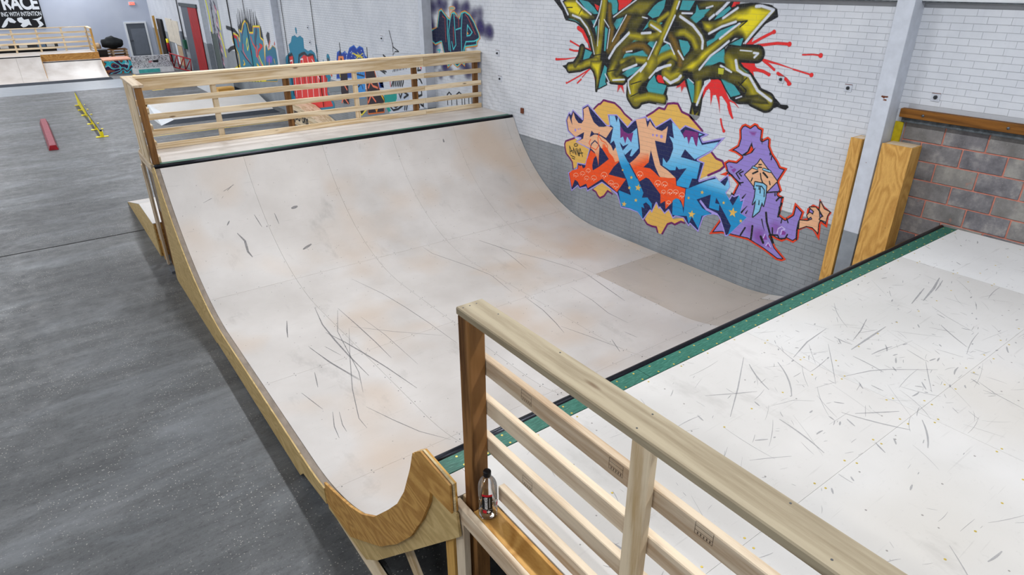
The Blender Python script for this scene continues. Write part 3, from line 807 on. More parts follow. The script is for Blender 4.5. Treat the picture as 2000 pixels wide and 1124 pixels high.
far = empty('guard_rail', (4.4, 11.5, DECK), label='far wooden guard rail across the back of the far deck', cat='guard rail')
box('cap_board', 1.185, 7.60, 11.42, 11.56, 3.062, 3.100, M['pine_x'], far, 0.004)
box('cap_board', 1.185, 1.325, 10.40, 11.418, 3.062, 3.100, M['pale_y'], far, 0.004, label='grey flat cap board of the side return')
for zb, hh in ((2.885, 0.176), (2.675, 0.089), (2.44, 0.089), (2.205, 0.089), (1.985, 0.089)):
    sp_ = 3.30 + random.uniform(-.6, .6)
    for a, b in ((1.33, 6.28), (6.284, 7.60)):
        box('rail_board', a, b, 11.440, 11.478, zb, zb + hh, M['pine_x'], far, 0.003)
    if hh < 0.1:
        box('rail_board', 1.295, 1.333, 10.515, 11.43, zb, zb + 0.089, M['pine_y'], far, 0.003)
for k, (x, tp) in enumerate(((1.33, 'pine'), (2.40, 'pine'), (3.585, 'brown'), (4.83, 'pine'), (6.06, 'brown'), (7.46, 'brown'))):
    box('post', x, x + 0.089, 11.479, 11.568 if tp == 'brown' else 11.517, DECK + 0.001, 3.061, M[tp + '_z'], far, 0.004)
box('post', 1.205, 1.294, 10.42, 10.509, DECK + 0.003, 3.061, M['brown_z'], far, 0.005, label='dark brown square post at the front corner')
box('side_board', 1.19, 1.209, 11.05, 11.42, DECK + 0.001, 3.061, M['pine_z'], far, 0.003)
box('side_board', 1.19, 1.209, 10.62, 10.98, DECK + 0.001, 3.061, M['pine_z'], far, 0.003)
for zb in (2.76, 2.30):
    pass

# ------------------------------------------------------------------ water bottle on the ledge
BX, BY, BZ = 1.322, 2.015, DECK - 0.008
bt = empty('water_bottle', (BX, BY, BZ), label='clear plastic water bottle with black label and black cap on the ledge', cat='bottle')
prof = [(0.0, 0.004), (0.025, 0.0), (0.037, 0.004), (0.0395, 0.012), (0.040, 0.05), (0.0375, 0.06), (0.0395, 0.07), (0.040, 0.10), (0.040, 0.185), (0.0385, 0.20), (0.034, 0.217), (0.025, 0.235), (0.016, 0.247), (0.0135, 0.252), (0.0135, 0.262)]
link('bottle_body', lathe_me('bottle_body', prof, 40), M['clear'], bt, (BX, BY, BZ))
link('cap', lathe_me('cap', [(0.0155, 0.252), (0.0165, 0.254), (0.0165, 0.278), (0.015, 0.281), (0.0, 0.281)], 28), M['black'], bt, (BX, BY, BZ))
LBL = math.atan2(-BY, -BX) - 0.12
def cyl(name, verts2, faces, r):                # wrap (u along the girth in metres, v height) on the bottle
    return mesh(name, [(r * math.cos(LBL + u / 0.04), r * math.sin(LBL + u / 0.04), v) for u, v in verts2], faces)
def patch(name, u0, u1, v0, v1, r, n=12):
    vv = [(u0 + (u1 - u0) * i / n, v) for i in range(n + 1) for v in (v0, v1)]
    return cyl(name, vv, [(2 * i, 2 * i + 2, 2 * i + 3, 2 * i + 1) for i in range(n)], r)
lb = link('label_sleeve', patch('label_sleeve', -0.020, 0.024, 0.050, 0.158, 0.0404), M['black'], bt, (BX, BY, BZ), label='black wrap label')
RED = plain('label_red', 'd2202f', 0.4, 0.05); WHT = plain('label_white', 'f2f2f2', 0.4, 0.03)
link('label_band', patch('label_band', -0.020, 0.024, 0.158, 0.171, 0.0404), RED, lb, (BX, BY, BZ))
link('label_square', patch('label_square', -0.017, -0.001, 0.053, 0.072, 0.0407), RED, lb, (BX, BY, BZ))
link('label_rule', patch('label_rule', -0.020, 0.024, 0.0755, 0.0765, 0.0407), WHT, lb, (BX, BY, BZ))
link('label_cross', patch('label_cross', 0.000, 0.016, 0.0605, 0.0655, 0.0408), WHT, lb, (BX, BY, BZ))
link('label_cross', patch('label_cross', 0.0055, 0.0105, 0.055, 0.071, 0.04085), WHT, lb, (BX, BY, BZ))
def wrap_text(body, size, u0, v0, name, r, off=0.0):
    me = text_me(name, body, size, 0.25, off, 0.0, 'LEFT')
    for v in me.vertices:
        x, y = v.co.x, v.co.y
        u = u0 - y; h = v0 + x
        v.co = (r * math.cos(LBL + u / 0.04), r * math.sin(LBL + u / 0.04), h)
    me.update(); return me
link('label_text', wrap_text('essentia', 0.0235, -0.004, 0.079, 'label_text', 0.0409, 0.0004), WHT, lb, (BX, BY, BZ))
link('label_rule', patch('label_rule', 0.0115, 0.0130, 0.088, 0.150, 0.0407, 2), WHT, lb, (BX, BY, BZ))
link('label_spot', patch('label_spot', 0.046, 0.064, 0.078, 0.104, 0.0404), RED, bt, (BX, BY, BZ))

bt.scale = (1.2, 1.2, 1.0)
# ------------------------------------------------------------------ things on the floor
kk = empty('launch_ramp', (1.8, 14, 0), label='low plywood launch ramp behind the far left corner of the mini ramp', cat='skate ramp')
prism('side_panel', [(12.09, 0.0), (15.86, 0.0), (15.80, 0.03), (13.55, 0.57), (12.09, 0.60)], 0, 1.165, 1.183, M['plypale_y'], kk)
prism('side_panel', [(12.09, 0.0), (15.86, 0.0), (15.80, 0.03), (13.55, 0.57), (12.09, 0.60)], 0, 2.40, 2.418, M['plypale_y'], kk)
prism('top_sheet', [(15.90, 0.004), (13.55, 0.572), (12.09, 0.602), (12.09, 0.614), (13.55, 0.584), (15.90, 0.010)], 0, 1.165, 2.418, M['sheet'], kk)
box('back_board', 1.184, 2.399, 12.09, 12.108, 0, 0.598, M['ply_x'], kk)

cb = empty('curb_block', (0.2, 25, 0), label='long worn red parking curb block lying on the concrete floor', cat='curb')
prism('block_body', [(0.085, 0.0), (0.325, 0.0), (0.285, 0.14), (0.135, 0.14)], 1, 22.56, 27.4, M['redworn'], cb)
prism('end_face', [(0.09, 0.004), (0.32, 0.004), (0.283, 0.136), (0.137, 0.136)], 1, 22.552, 22.56, M['red'], cb)

gr = empty('grind_rail', (1.54, 27, 0), label='bright yellow kinked grind rail on cross feet', cat='grind rail')
beam('rail_bar', (1.545, 23.66, 0.20), (1.545, 27.45, 0.20), 0.055, 0.05, M['dark'], gr)
beam('rail_bar', (1.545, 27.45, 0.20), (1.545, 31.0, 0.47), 0.055, 0.05, M['dark'], gr)
prism('web_plate', [(27.5, 0.02), (30.9, 0.02), (30.98, 0.44), (27.5, 0.168)], 0, 1.50, 1.52, M['yellow'], gr)
for yy in (23.66, 25.03, 26.18):
    prism('upright', [(yy - 0.03, 0.02), (yy + 0.75, 0.169), (yy - 0.03, 0.169)], 0, 1.50, 1.59, M['yellow'], gr)
for yy in (23.69, 25.03, 26.18, 28.14, 29.4, 30.64):
    box('foot', 1.375, 1.715, yy - 0.07, yy + 0.07, 0.0, 0.02, M['yellow'], gr, 0.004)

fb = empty('bank_ramp', (5.5, 27, 0), label='low white bank ramp with a dark steel toe plate seen through the far rail', cat='skate ramp')
link('bank_sheet', mesh('bank_sheet', [(3.9, 25.25, 0.01), (7.35, 25.25, 0.01), (7.35, 27.0, 0.36), (3.42, 27.0, 0.36)], [(0, 1, 2, 3)]), M['deck'], fb)
link('hip_sheet', mesh('hip_sheet', [(3.36, 24.45, 0.0), (3.9, 25.25, 0.01), (3.42, 27.0, 0.36), (3.30, 27.0, 0.0)], [(0, 1, 2, 3)]), M['white'], fb)
for a, b in ((3.36, 5.3), (5.304, 7.9)):
    a2, b2 = a, min(b, 7.35)
    link('toe_plate', mesh('toe_plate', [(a2, 24.45, 0.003), (b2, 24.45, 0.003), (b2, 25.25, 0.012), (max(a2, 3.9), 25.25, 0.012)], [(0, 1, 2, 3)]), M['toe'], fb)
link('top_sheet', mesh('top_sheet', [(3.42, 27.0, 0.36), (7.35, 27.0, 0.36), (7.35, 28.4, 0.36), (3.42, 28.4, 0.36)], [(0, 1, 2, 3)]), M['deck_far'], fb)
link('back_panel', mesh('back_panel', [(3.30, 28.4, 0), (7.35, 28.4, 0), (7.35, 28.4, 0.36), (3.42, 28.4, 0.36)], [(0, 1, 2, 3)]), M['ply_x'], fb)
box('gold_block', 6.0, 6.6, 27.4, 27.8, 0.361, 0.62, M['gold_x'], fb)
lg = empty('ledge_box', (6.9, 31.5, 0), label='grey topped grind ledge beside the spiky teal graffiti', cat='ledge')
box('body', 6.35, 7.28, 30.2, 33.0, 0, 0.50, M['white'], lg)
box('top_slab', 6.30, 7.33, 30.15, 33.05, 0.501, 0.56, M['gun'], lg)
wd_ = empty('wedge_box', (7.3, 20.6, 0), label='raw wood wedge box with painted letters against the brick wall', cat='skate ramp')
prism('wedge_body', [(18.3, 0.0), (22.7, 0.0), (22.7, 0.66), (21.4, 0.66), (18.3, 0.16)], 0, 7.05, 7.60, M['pine_y'], wd_)
for k, (yy, col) in enumerate(((22.1, 'skyblue'), (21.6, 'black'), (21.2, 'black'), (20.8, 'black'))):
    pass
link('painted_letters', (lambda me: me)(text_me('painted_letters', 'JSU ohs', 0.42, 0.1, 0.012, 0.001)), M['black'], wd_, (7.046, 21.35, 0.30), rot=(math.pi / 2, 0, -math.pi / 2))
box('floor_line', 2.75, 7.55, 22.78, 22.83, 0.0, 0.002, M['tape'], label='thin yellow painted line across the floor behind the far deck', cat='floor line')
box('floor_mark', 4.5, 5.0, 33.0, 33.12, 0.0, 0.002, M['tape'], label='short yellow paint mark on the floor near the grey ledge', cat='floor line')
box('floor_mark', 4.62, 4.75, 38.9, 39.4, 0.0, 0.002, M['tape'], label='short yellow paint mark in front of the white tagged barrier', cat='floor line')

# ------------------------------------------------------------------ far end: quarter pipe, boxes, truss
qp = empty('quarter_pipe', (-3, 41, 0), label='long white quarter pipe with railed deck at the far end wall', cat='skate ramp')
def qsheet(x0, x1, y0, y1, h, n=10):
    L = y1 - y0; R = (L * L + h * h) / (2 * h); vs_, fs = [], []
    for i in range(n + 1):
        y = y0 + L * i / n; z = R - math.sqrt(R * R - (y - y0) ** 2) + 0.006
        vs_ += [(x0, y, z), (x1, y, z)]
    for i in range(n): fs.append((2 * i, 2 * i + 1, 2 * i + 3, 2 * i + 2))
    return mesh('curve_sheet', vs_, fs, True)
def qside(x, y0, y1, h, n=10):
    L = y1 - y0; R = (L * L + h * h) / (2 * h)
    return [(y0 + L * i / n, R - math.sqrt(R * R - (L * i / n) ** 2)) for i in range(n + 1)] + [(y1, 0)]
for x in np.arange(-12.2, 1.0, 2.44): link('curve_sheet', qsheet(x + 0.003, min(x + 2.44, 1.0) - 0.003, 39.1, 41.0, 1.0), M['deck_far'], qp)
link('curve_sheet', qsheet(1.003, 3.55, 39.0, 41.0, 0.69), M['deck_far'], qp)
prism('side_panel', qside(0, 39.0, 41.0, 0.69), 0, 3.552, 3.57, M['plypale_y'], qp)
prism('side_panel', qside(0, 39.1, 41.0, 1.0), 0, 1.003, 1.02, M['ply_y'], qp)
link('coping', tube_me('coping', [(-12.2, 41.0, 1.0), (1.0, 41.0, 1.0)], 0.03, 8), M['coping'], qp)
link('coping', tube_me('coping', [(1.02, 41.0, 0.69), (3.57, 41.0, 0.69)], 0.03, 8), M['coping'], qp)
box('step_deck', 1.02, 3.57, 41.03, 41.45, 0.0, 0.70, M['deck_far'], qp)
box('riser_board', 1.02, 3.57, 41.451, 41.47, 0.0, 1.03, M['ply_x'], qp, label='bare gold plywood riser')
box('deck_block', -12.2, 1.02, 41.03, 43.4, 0.0, 1.03, M['sheet'], qp)
box('deck_block', 1.021, 3.57, 41.471, 43.4, 0.0, 1.03, M['sheet'], qp)
for a, b in ((-12.2, -4.0), (-3.996, 3.62)): box('toe_plate', a, b, 38.1, 39.1, 0.0, 0.012, M['toe'], qp)
qr = empty('deck_rail', (-3, 43.2, 1.03), label='pale wooden guard rail on the far quarter pipe deck', cat='guard rail')
box('cap_board', -12.0, 3.40, 43.10, 43.24, 2.16, 2.20, M['pine_x'], qr)
box('cap_board', 3.402, 3.54, 41.55, 43.24, 2.16, 2.20, M['pine_y'], qr)
for zb in (1.89, 1.65, 1.41, 1.17):
    box('rail_board', -12.0, 3.40, 43.10, 43.138, zb, zb + 0.089, M['pine_x'], qr)
    box('rail_board', 3.45, 3.488, 41.66, 43.09, zb, zb + 0.089, M['pine_y'], qr)
for x in (-9, -6, -3, -1.1, 0.1, 1.15, 2.25, 3.36): box('post', x, x + 0.089, 43.14, 43.18, 1.031, 2.159, M['pine_z'], qr)
box('post', 3.45, 3.54, 41.56, 41.65, 1.031, 2.159, M['gold_z'], qr)
bn = empty('bench', (0, 43.9, 0), label='low dark bench with bluish panels behind the far deck rail', cat='bench')
box('seat', -6.0, 2.0, 43.7, 44.3, 1.22, 1.42, M['dark'], bn)
box('base', -6.0, 1.9, 43.8, 44.2, 0.0, 1.219, M['black'], bn)
BLU = plain('faded_blue', '5f7ea3', 0.6, 0.15)
for x in (-2.6, -1.4, -0.5, 0.3, 1.1, 1.5): box('panel', x, x + 0.35, 43.68, 43.699, 1.24, 1.40, random.choice([BLU, M['redworn'], M['white']]), bn)

def m_swirl():
    t = NT('teal_purple_swirl', 0.5)
    n = t.noise(t.world((1, 1, 1)), 1.1, 2, 0.4, 1.2)
    f = t.math('FRACT', t.math('MULTIPLY', n, 6.0))
    t.color(t.ramp(f, [(0.0, lin('2d1b45')), (0.36, lin('2d1b45')), (0.40, lin('d6ecf2')), (0.46, lin('2fb3c4')), (0.74, lin('2fb3c4')), (0.80, lin('1b2233')), (0.9, lin('a85f3c')), (1.0, lin('2d1b45'))]))
    return t.mat
def m_scrawl():
    t = NT('black_marker_scrawl', 0.6)
    p = t.world()
    n = t.noise(p, 5.0, 3, 0.6, 1.0); n2 = t.noise(p, 9.0, 2, 0.5, 1.5)
    l1 = t.ramp(t.math('ABSOLUTE', t.math('SUBTRACT', n, 0.5)), [(0.012, G(1)), (0.03, G(0))])
    l2 = t.ramp(t.math('ABSOLUTE', t.math('SUBTRACT', n2, 0.5)), [(0.02, G(1)), (0.05, G(0))])
    c = t.ramp(t.noise(p, 1.5, 3), [(0.4, lin('dfe2e6')), (0.6, lin('c9ccd4'))])
    c = t.mix(t.math('MULTIPLY', l1, 0.9), c, lin('1f2126'))
    c = t.mix(t.math('MULTIPLY', l2, 0.45), c, lin('4d4d60'))
    pk = t.ramp(t.noise(p, 2.3, 1), [(0.66, G(0)), (0.7, G(1))])
    t.color(t.mix(t.math('MULTIPLY', pk, 0.6), c, lin('d8525e')))
    return t.mat
pb = empty('painted_box', (4.2, 41, 0), label='wooden box with teal and purple swirl paint beside the quarter pipe', cat='box')
box('painted_front', 3.60, 4.86, 40.4, 40.43, 0.0, 0.64, m_swirl(), pb)
box('body', 3.60, 4.86, 40.431, 42.0, 0.0, 0.64, M['ply_x'], pb)
box('lid', 3.58, 4.88, 40.38, 42.0, 0.641, 0.70, plain('salmon_board', 'd79d83', 0.6, 0.1), pb)
wb = empty('tagged_barrier', (5.7, 40, 0), label='white concrete barrier covered in black scribbled tags', cat='barrier')
SCR = m_scrawl()
link('wall_slab', boxes_me('wall_slab', [(4.80, 6.62, 39.85, 40.05, 0.25, 0.84)]), SCR, wb)
prism('base_curb', [(39.68, 0.0), (40.10, 0.0), (40.06, 0.249), (39.84, 0.249)], 0, 4.74, 6.68, M['concrete_block'], wb)
box('teal_patch', 5.0, 6.0, 39.672, 39.676, 0.02, 0.2, plain('teal_spray', '4fb3b0', 0.6, 0.2), wb)
for a in (5.25, 5.78): box('slot', a, a + 0.26, 39.846, 39.849, 0.50, 0.60, M['black'] if a > 5.5 else M['concrete_block'], wb)
tr = empty('truss_frame', (7.0, 39.6, 0), label='red painted steel truss frame lying by the wall', cat='truss')
T0, T1, B0, B1 = (6.72, 40.2, 0.86), (7.36, 38.5, 0.66), (6.78, 40.1, 0.16), (7.30, 38.55, 0.05)
lerp = lambda a, b, t: tuple(a[i] + (b[i] - a[i]) * t for i in range(3))
for a, b in ((T0, T1), (B0, B1)): link('chord', tube_me('chord', [a, b], 0.035, 8), M['red'], tr)
for k in range(4):
    link('strut', tube_me('strut', [lerp(T0, T1, k / 3.0), lerp(B0, B1, k / 3.0)], 0.028, 8), M['red'], tr)
    if k < 3: link('diagonal', tube_me('diagonal', [lerp(T0, T1, (k + 1) / 3.0), lerp(B0, B1, k / 3.0)], 0.024, 8), M['red'], tr)
pl = empty('pallet_stack', (4.3, 44.5, 0), label='stack of wooden pallets behind the teal painted box', cat='pallets')
for k in range(6):
    for q in range(4): box('slat', 3.75, 5.25, 44.0 + 0.28 * q, 44.12 + 0.28 * q, 0.15 * k + 0.11, 0.15 * k + 0.135, M['brown_x'] if k % 2 else M['tan'], pl)
    for x in (3.78, 4.45, 5.12): box('block', x, x + 0.1, 44.0, 44.96, 0.15 * k, 0.15 * k + 0.109, M['tan'], pl)
def lump(name, c, r, sq, mat, parent=None, seed=1, **k):
    rg2 = np.random.default_rng(seed)
    bm = bmesh.new(); bmesh.ops.create_icosphere(bm, subdivisions=3, radius=1.0)
    ph = rg2.uniform(0, 6, 9)
    for v in bm.verts:
        d = 1 + 0.10 * math.sin(5 * v.co.x + ph[0]) + 0.09 * math.sin(6 * v.co.z + ph[1]) * math.sin(4 * v.co.y + ph[2]) + 0.05 * math.sin(13 * v.co.x + ph[3])
        v.co = Vector((v.co.x * r[0], v.co.y * r[1], max(-0.75, v.co.z) * r[2])) * d
    me = bpy.data.meshes.new(name); bm.to_mesh(me); bm.free()
    for p in me.polygons: p.use_smooth = True
    return link(name, me, mat, parent, c, **k)
lump('tarp_bundle', (4.62, 44.5, 1.20), (0.55, 0.45, 0.36), 1, M['fabric'], seed=2, label='lumpy black plastic bundle on top of the pallet stack', cat='bundle')
lump('bag', (3.82, 44.4, 1.06), (0.20, 0.2, 0.20), 1, M['tan'], seed=5, label='small tan bag beside the black bundle on the pallets', cat='bag')
bk = empty('dark_bin', (3.7, 42.9, 0), label='dark bin between the quarter pipe and the pallet stack', cat='bin')
box('bin_body', 3.66, 4.1, 42.6, 43.2, 0, 0.98, M['black'], bk); box('bin_lid', 3.63, 4.13, 42.57, 43.23, 0.981, 1.03, M['dark'], bk)

# doors
d1 = empty('door_1', (6.7, 49.55, 0), kind='structure', label='grey door in a white frame in the end wall')
box('leaf', 6.16, 7.20, 49.56, 49.60, 0.0, 1.92, M['doorgrey'], d1)
box('panel_inset', 6.34, 7.16, 49.552, 49.559, 0.06, 1.62, plain('door_panel', '6a717c', 0.5, .05), d1)
box('frame', 6.05, 6.155, 49.53, 49.60, 0.0, 2.02, M['white'], d1); box('frame', 7.205, 7.31, 49.53, 49.60, 0.0, 2.02, M['white'], d1); box('frame', 6.156, 7.204, 49.53, 49.60, 1.925, 2.02, M['white'], d1)
box('handle', 6.22, 6.36, 49.50, 49.529, 0.90, 0.96, M['steel'], d1)
d2 = empty('door_2', (7.6, 37.8, 0), kind='structure', label='tall red plank sliding door in the brick wall')
for k in range(8): box('plank', 7.575, 7.605, 36.02 + 0.23 * k, 36.245 + 0.23 * k, 0.02, 3.17, M['redwood'], d2, 0.004)
box('opening', 7.606, 7.632, 37.9, 39.55, 0.0, 3.17, M['doorgrey'], d2)
box('lintel_stone', 7.56, 7.632, 35.9, 39.75, 3.18, 3.34, M['lintel'], d2)
d3 = empty('door_3', (7.6, 33.5, 0), kind='structure', label='narrow dark green grey door left of the column')
box('leaf', 7.60, 7.632, 32.95, 33.85, 0.0, 2.16, plain('slate_green', '4f5a58', 0.6, .1), d3); box('frame', 7.585, 7.632, 33.86, 33.96, 0.0, 2.24, M['gun'], d3); box('frame', 7.585, 7.632, 32.84, 32.94, 0.0, 2.24, M['gun'], d3)
# bits along the far wall
gp = box('timber_post', 7.34, 7.46, 47.0, 47.1, 0.0, 2.45, M['gold_z'], label='yellow timber post in the far corner', cat='post')
box('dark_gap', 7.50, 7.60, 45.6, 46.9, 0.0, 2.3, M['black'], label='dark gap beside the yellow timber post, its shade painted as a black box', cat='board')  # black box paints in the shade of the gap beside the post
for (a, b, z0, z1, mt, lab) in ((42.9, 44.6, 1.15, 2.42, 'cream', 'cream board fixed high on the far brick wall'), (41.3, 42.85, 1.10, 2.36, 'cream', 'second cream board nearer the red door'), (41.4, 42.6, 0.0, 1.05, 'tan', 'tan board leaning below the cream boards'), (42.7, 43.1, 0.0, 1.15, 'white', 'narrow white board leaning on the far brick wall')):
    box('wall_board', 7.60, 7.631, a, b, z0, z1, M[mt], label=lab, cat='board')
fe = empty('extinguisher', (7.50, 44.7, 0), label='red cylinder with yellow top near the far corner', cat='cylinder')
link('body', lathe_me('body', [(0, 0.55), (0.085, 0.55), (0.085, 1.0), (0.06, 1.06), (0.0, 1.06)], 16), M['red'], fe, (7.50, 44.7, 0))
link('top', lathe_me('top', [(0.075, 1.061), (0.075, 1.28), (0, 1.28)], 16), M['yellow'], fe, (7.50, 44.7, 0))
link('stand', lathe_me('stand', [(0.09, 0), (0.09, 0.549), (0, 0.549)], 12), M['black'], fe, (7.50, 44.7, 0))
eb = empty('electric_box', (7.6, 40.3, 1.2), label='dark green electrical box with conduit beside the red door', cat='box')
box('case', 7.50, 7.632, 39.95, 40.45, 1.05, 1.50, M['green_box'], eb, 0.01); box('case', 7.54, 7.632, 40.6, 41.0, 0.5, 1.9, M['gun'], eb, 0.01)
link('riser_pipe', tube_me('riser_pipe', [(7.58, 40.2, 1.5), (7.58, 40.2, 4.15)], 0.03, 8), M['dark'], eb)
ex = empty('exit_sign', (6.75, 49.55, 3.1), label='small glowing red exit sign high on the end wall', cat='sign')
box('case', 6.58, 6.93, 49.54, 49.60, 2.98, 3.18, M['white'], ex)
box('lit_face', 6.60, 6.91, 49.532, 49.539, 3.0, 3.16, M['exitglow'], ex)
link('sign_text', text_me('sign_text', 'EXIT', 0.15, 0, 0.003, 0.001), M['white'], ex, (6.755, 49.529, 3.08), rot=(math.pi / 2, 0, 0))
# banner
ban = empty('banner', (-1.5, 49.57, 1.84), label='black wall banner with white block lettering and three rider silhouettes', cat='banner')
box('cloth', -5.0, 1.95, 49.558, 49.59, 1.86, 4.35, plain('banner_black', '14161b', 0.7, 0.1), ban)
BW = plain('banner_white', 'dfe4ea', 0.7, 0.04)
me = text_me('banner_title', 'RACE', 1.0, 0.0, 0.035, 0.002, 'RIGHT', 0.92)
link('banner_title', me, BW, ban, (1.88, 49.553, 3.20), rot=(math.pi / 2, 0, 0)).scale = (0.74, 1.0, 1.0)
me = text_me('banner_line', 'ING WITH INTENTION', 0.33, 0.0, 0.004, 0.002, 'RIGHT', 1.0)
link('banner_line', me, BW, ban, (1.91, 49.553, 2.63), rot=(math.pi / 2, 0, 0)).scale = (0.57, 1.0, 1.0)
def rider(pts, ox):
    P = [(ox + (a) / 66.1, 49.571, z) for a, z in pts]
    return mesh('rider_silhouette', P, [range(len(P))])
sil = [[(20, 350), (60, 270), (100, 225), (150, 235), (210, 280), (190, 300), (130, 290), (105, 265), (100, 310), (75, 345), (40, 360)],
       [(220, 235), (280, 220), (310, 255), (370, 245), (400, 310), (415, 330), (370, 320), (340, 345), (300, 355), (265, 330), (290, 300), (250, 290), (225, 265)],
       [(415, 250), (480, 240), (540, 210), (535, 240), (505, 265), (545, 290), (565, 320), (530, 345), (485, 355), (510, 325), (490, 290), (470, 262)]]
for s in sil:
    P = [at(1, 49.554, a / 6.6125, b / 6.6125) for a, b in s]
    link('rider_silhouette', mesh('rider_silhouette', P, [range(len(P))]), BW, ban)

# ------------------------------------------------------------------ murals: paint film that follows the bricks
def hexc(h): return np.array([int(h[i:i + 2], 16) / 255 for i in (0, 2, 4)])
class Canvas:
    """A patch of wall, rasterised in wall metres (y along the wall, z up)."""
    def __init__(s, y0, y1, z0, z1, ppm):
        s.y0, s.y1, s.z0, s.z1, s.ppm = y0, y1, z0, z1, ppm
        s.w, s.h = int((y1 - y0) * ppm), int((z1 - z0) * ppm)
        s.rgb = np.zeros((s.h, s.w, 3)); s.a = np.zeros((s.h, s.w))
        s.k = 0.0085
    def wall(s, pts):
        return np.array([[q[1], q[2]] for q in (at(0, XW, px, py) for px, py in pts)])
    def _win(s, P, pad):
        i0 = max(0, int((P[:, 0].min() - pad - s.y0) * s.ppm)); i1 = min(s.w, int((P[:, 0].max() + pad - s.y0) * s.ppm) + 2)
        j0 = max(0, int((P[:, 1].min() - pad - s.z0) * s.ppm)); j1 = min(s.h, int((P[:, 1].max() + pad - s.z0) * s.ppm) + 2)
        if i1 <= i0 or j1 <= j0: return None
        Y, Z = np.meshgrid(s.y0 + (np.arange(i0, i1) + .5) / s.ppm, s.z0 + (np.arange(j0, j1) + .5) / s.ppm)
        return (slice(j0, j1), slice(i0, i1)), Y, Z
    @staticmethod
    def _seg(Y, Z, a, b):
        d = b - a; L = max(1e-12, d @ d)
        t = np.clip(((Y - a[0]) * d[0] + (Z - a[1]) * d[1]) / L, 0, 1)
        return np.hypot(Y - a[0] - t * d[0], Z - a[1] - t * d[1]), t
    def _sd(s, P, Y, Z):
        ins = np.zeros(Y.shape, bool); dist = np.full(Y.shape, 1e9); n = len(P)
        for i in range(n):
            a, b = P[i], P[(i + 1) % n]
            dist = np.minimum(dist, s._seg(Y, Z, a, b)[0])
            if a[1] != b[1]:
                c = (a[1] > Z) != (b[1] > Z)
                ins ^= c & (Y < (b[0] - a[0]) * (Z - a[1]) / (b[1] - a[1]) + a[0])
        return np.where(ins, dist, -dist)
    def _put(s, sl, al, col):
        if isinstance(col, str): col = hexc(col)
        al = np.clip(al, 0, 1); A = al[..., None]
        old = s.a[sl]; na = al + old * (1 - al)
        s.rgb[sl] = np.where(na[..., None] > 1e-6, (col * A + s.rgb[sl] * (old * (1 - al))[..., None]) / np.maximum(na, 1e-6)[..., None], s.rgb[sl])
        s.a[sl] = na
    def bands(s, pts, bands, soft=0.004):
        """bands: [(offset_px, colour)], offset > 0 lies inside the outline; drawn in order."""
        P = s.wall(pts); ex = max(0, -min(o for o, _ in bands)) * s.k + soft * 2
        wn = s._win(P, ex)
        if wn is None: return
        sl, Y, Z = wn; sd = s._sd(P, Y, Z)
        for o, c in bands: s._put(sl, 0.5 + (sd - o * s.k) / soft, c)
    def poly(s, pts, col, soft=0.004, alpha=1.0, out=None, ow=1.5):
        if out: s.bands(pts, [(-ow, out)], soft)
        P = s.wall(pts); wn = s._win(P, soft * 2)
        if wn is None: return
        sl, Y, Z = wn; s._put(sl, np.clip(0.5 + s._sd(P, Y, Z) / soft, 0, 1) * alpha, col)
    def grad(s, pts, top, bot, ptop, pbot, soft=0.004):
        """Fill fading from one colour at photo point ptop to another at pbot."""
        P = s.wall(pts); wn = s._win(P, soft * 2)
        if wn is None: return
        sl, Y, Z = wn; a, b = s.wall([ptop, pbot])
        d = b - a; t = np.clip(((Y - a[0]) * d[0] + (Z - a[1]) * d[1]) / (d @ d), 0, 1)[..., None]
        s._put(sl, 0.5 + s._sd(P, Y, Z) / soft, hexc(top) * (1 - t) + hexc(bot) * t)
    def line(s, pts, wpx, col, soft=0.004, alpha=1.0, taper=False, wavg=None):
        P = s.wall(pts); r = wpx * s.k / 2
        wn = s._win(P, r + soft * 2)
        if wn is None: return
        sl, Y, Z = wn; cov = np.full(Y.shape, -1e9); n = len(P) - 1
        for i in range(n):
            d, t = s._seg(Y, Z, P[i], P[i + 1])
            rr = r * (1 - 0.8 * (i + t) / n) if taper else r
            cov = np.maximum(cov, rr - d)
        s._put(sl, np.clip(0.5 + cov / soft, 0, 1) * alpha, col)
    def dot(s, c, rpx, col, soft=0.004, alpha=1.0): s.line([c, (c[0] + .01, c[1])], 2 * rpx, col, soft, alpha)
    def star(s, c, r, col='e6b85c', rot=0.0):
        pts = [(c[0] + (r if i % 2 == 0 else r * .42) * math.sin(rot + i * math.pi / 5) * .9, c[1] - (r if i % 2 == 0 else r * .42) * math.cos(rot + i * math.pi / 5)) for i in range(10)]
        s.poly(pts, col)
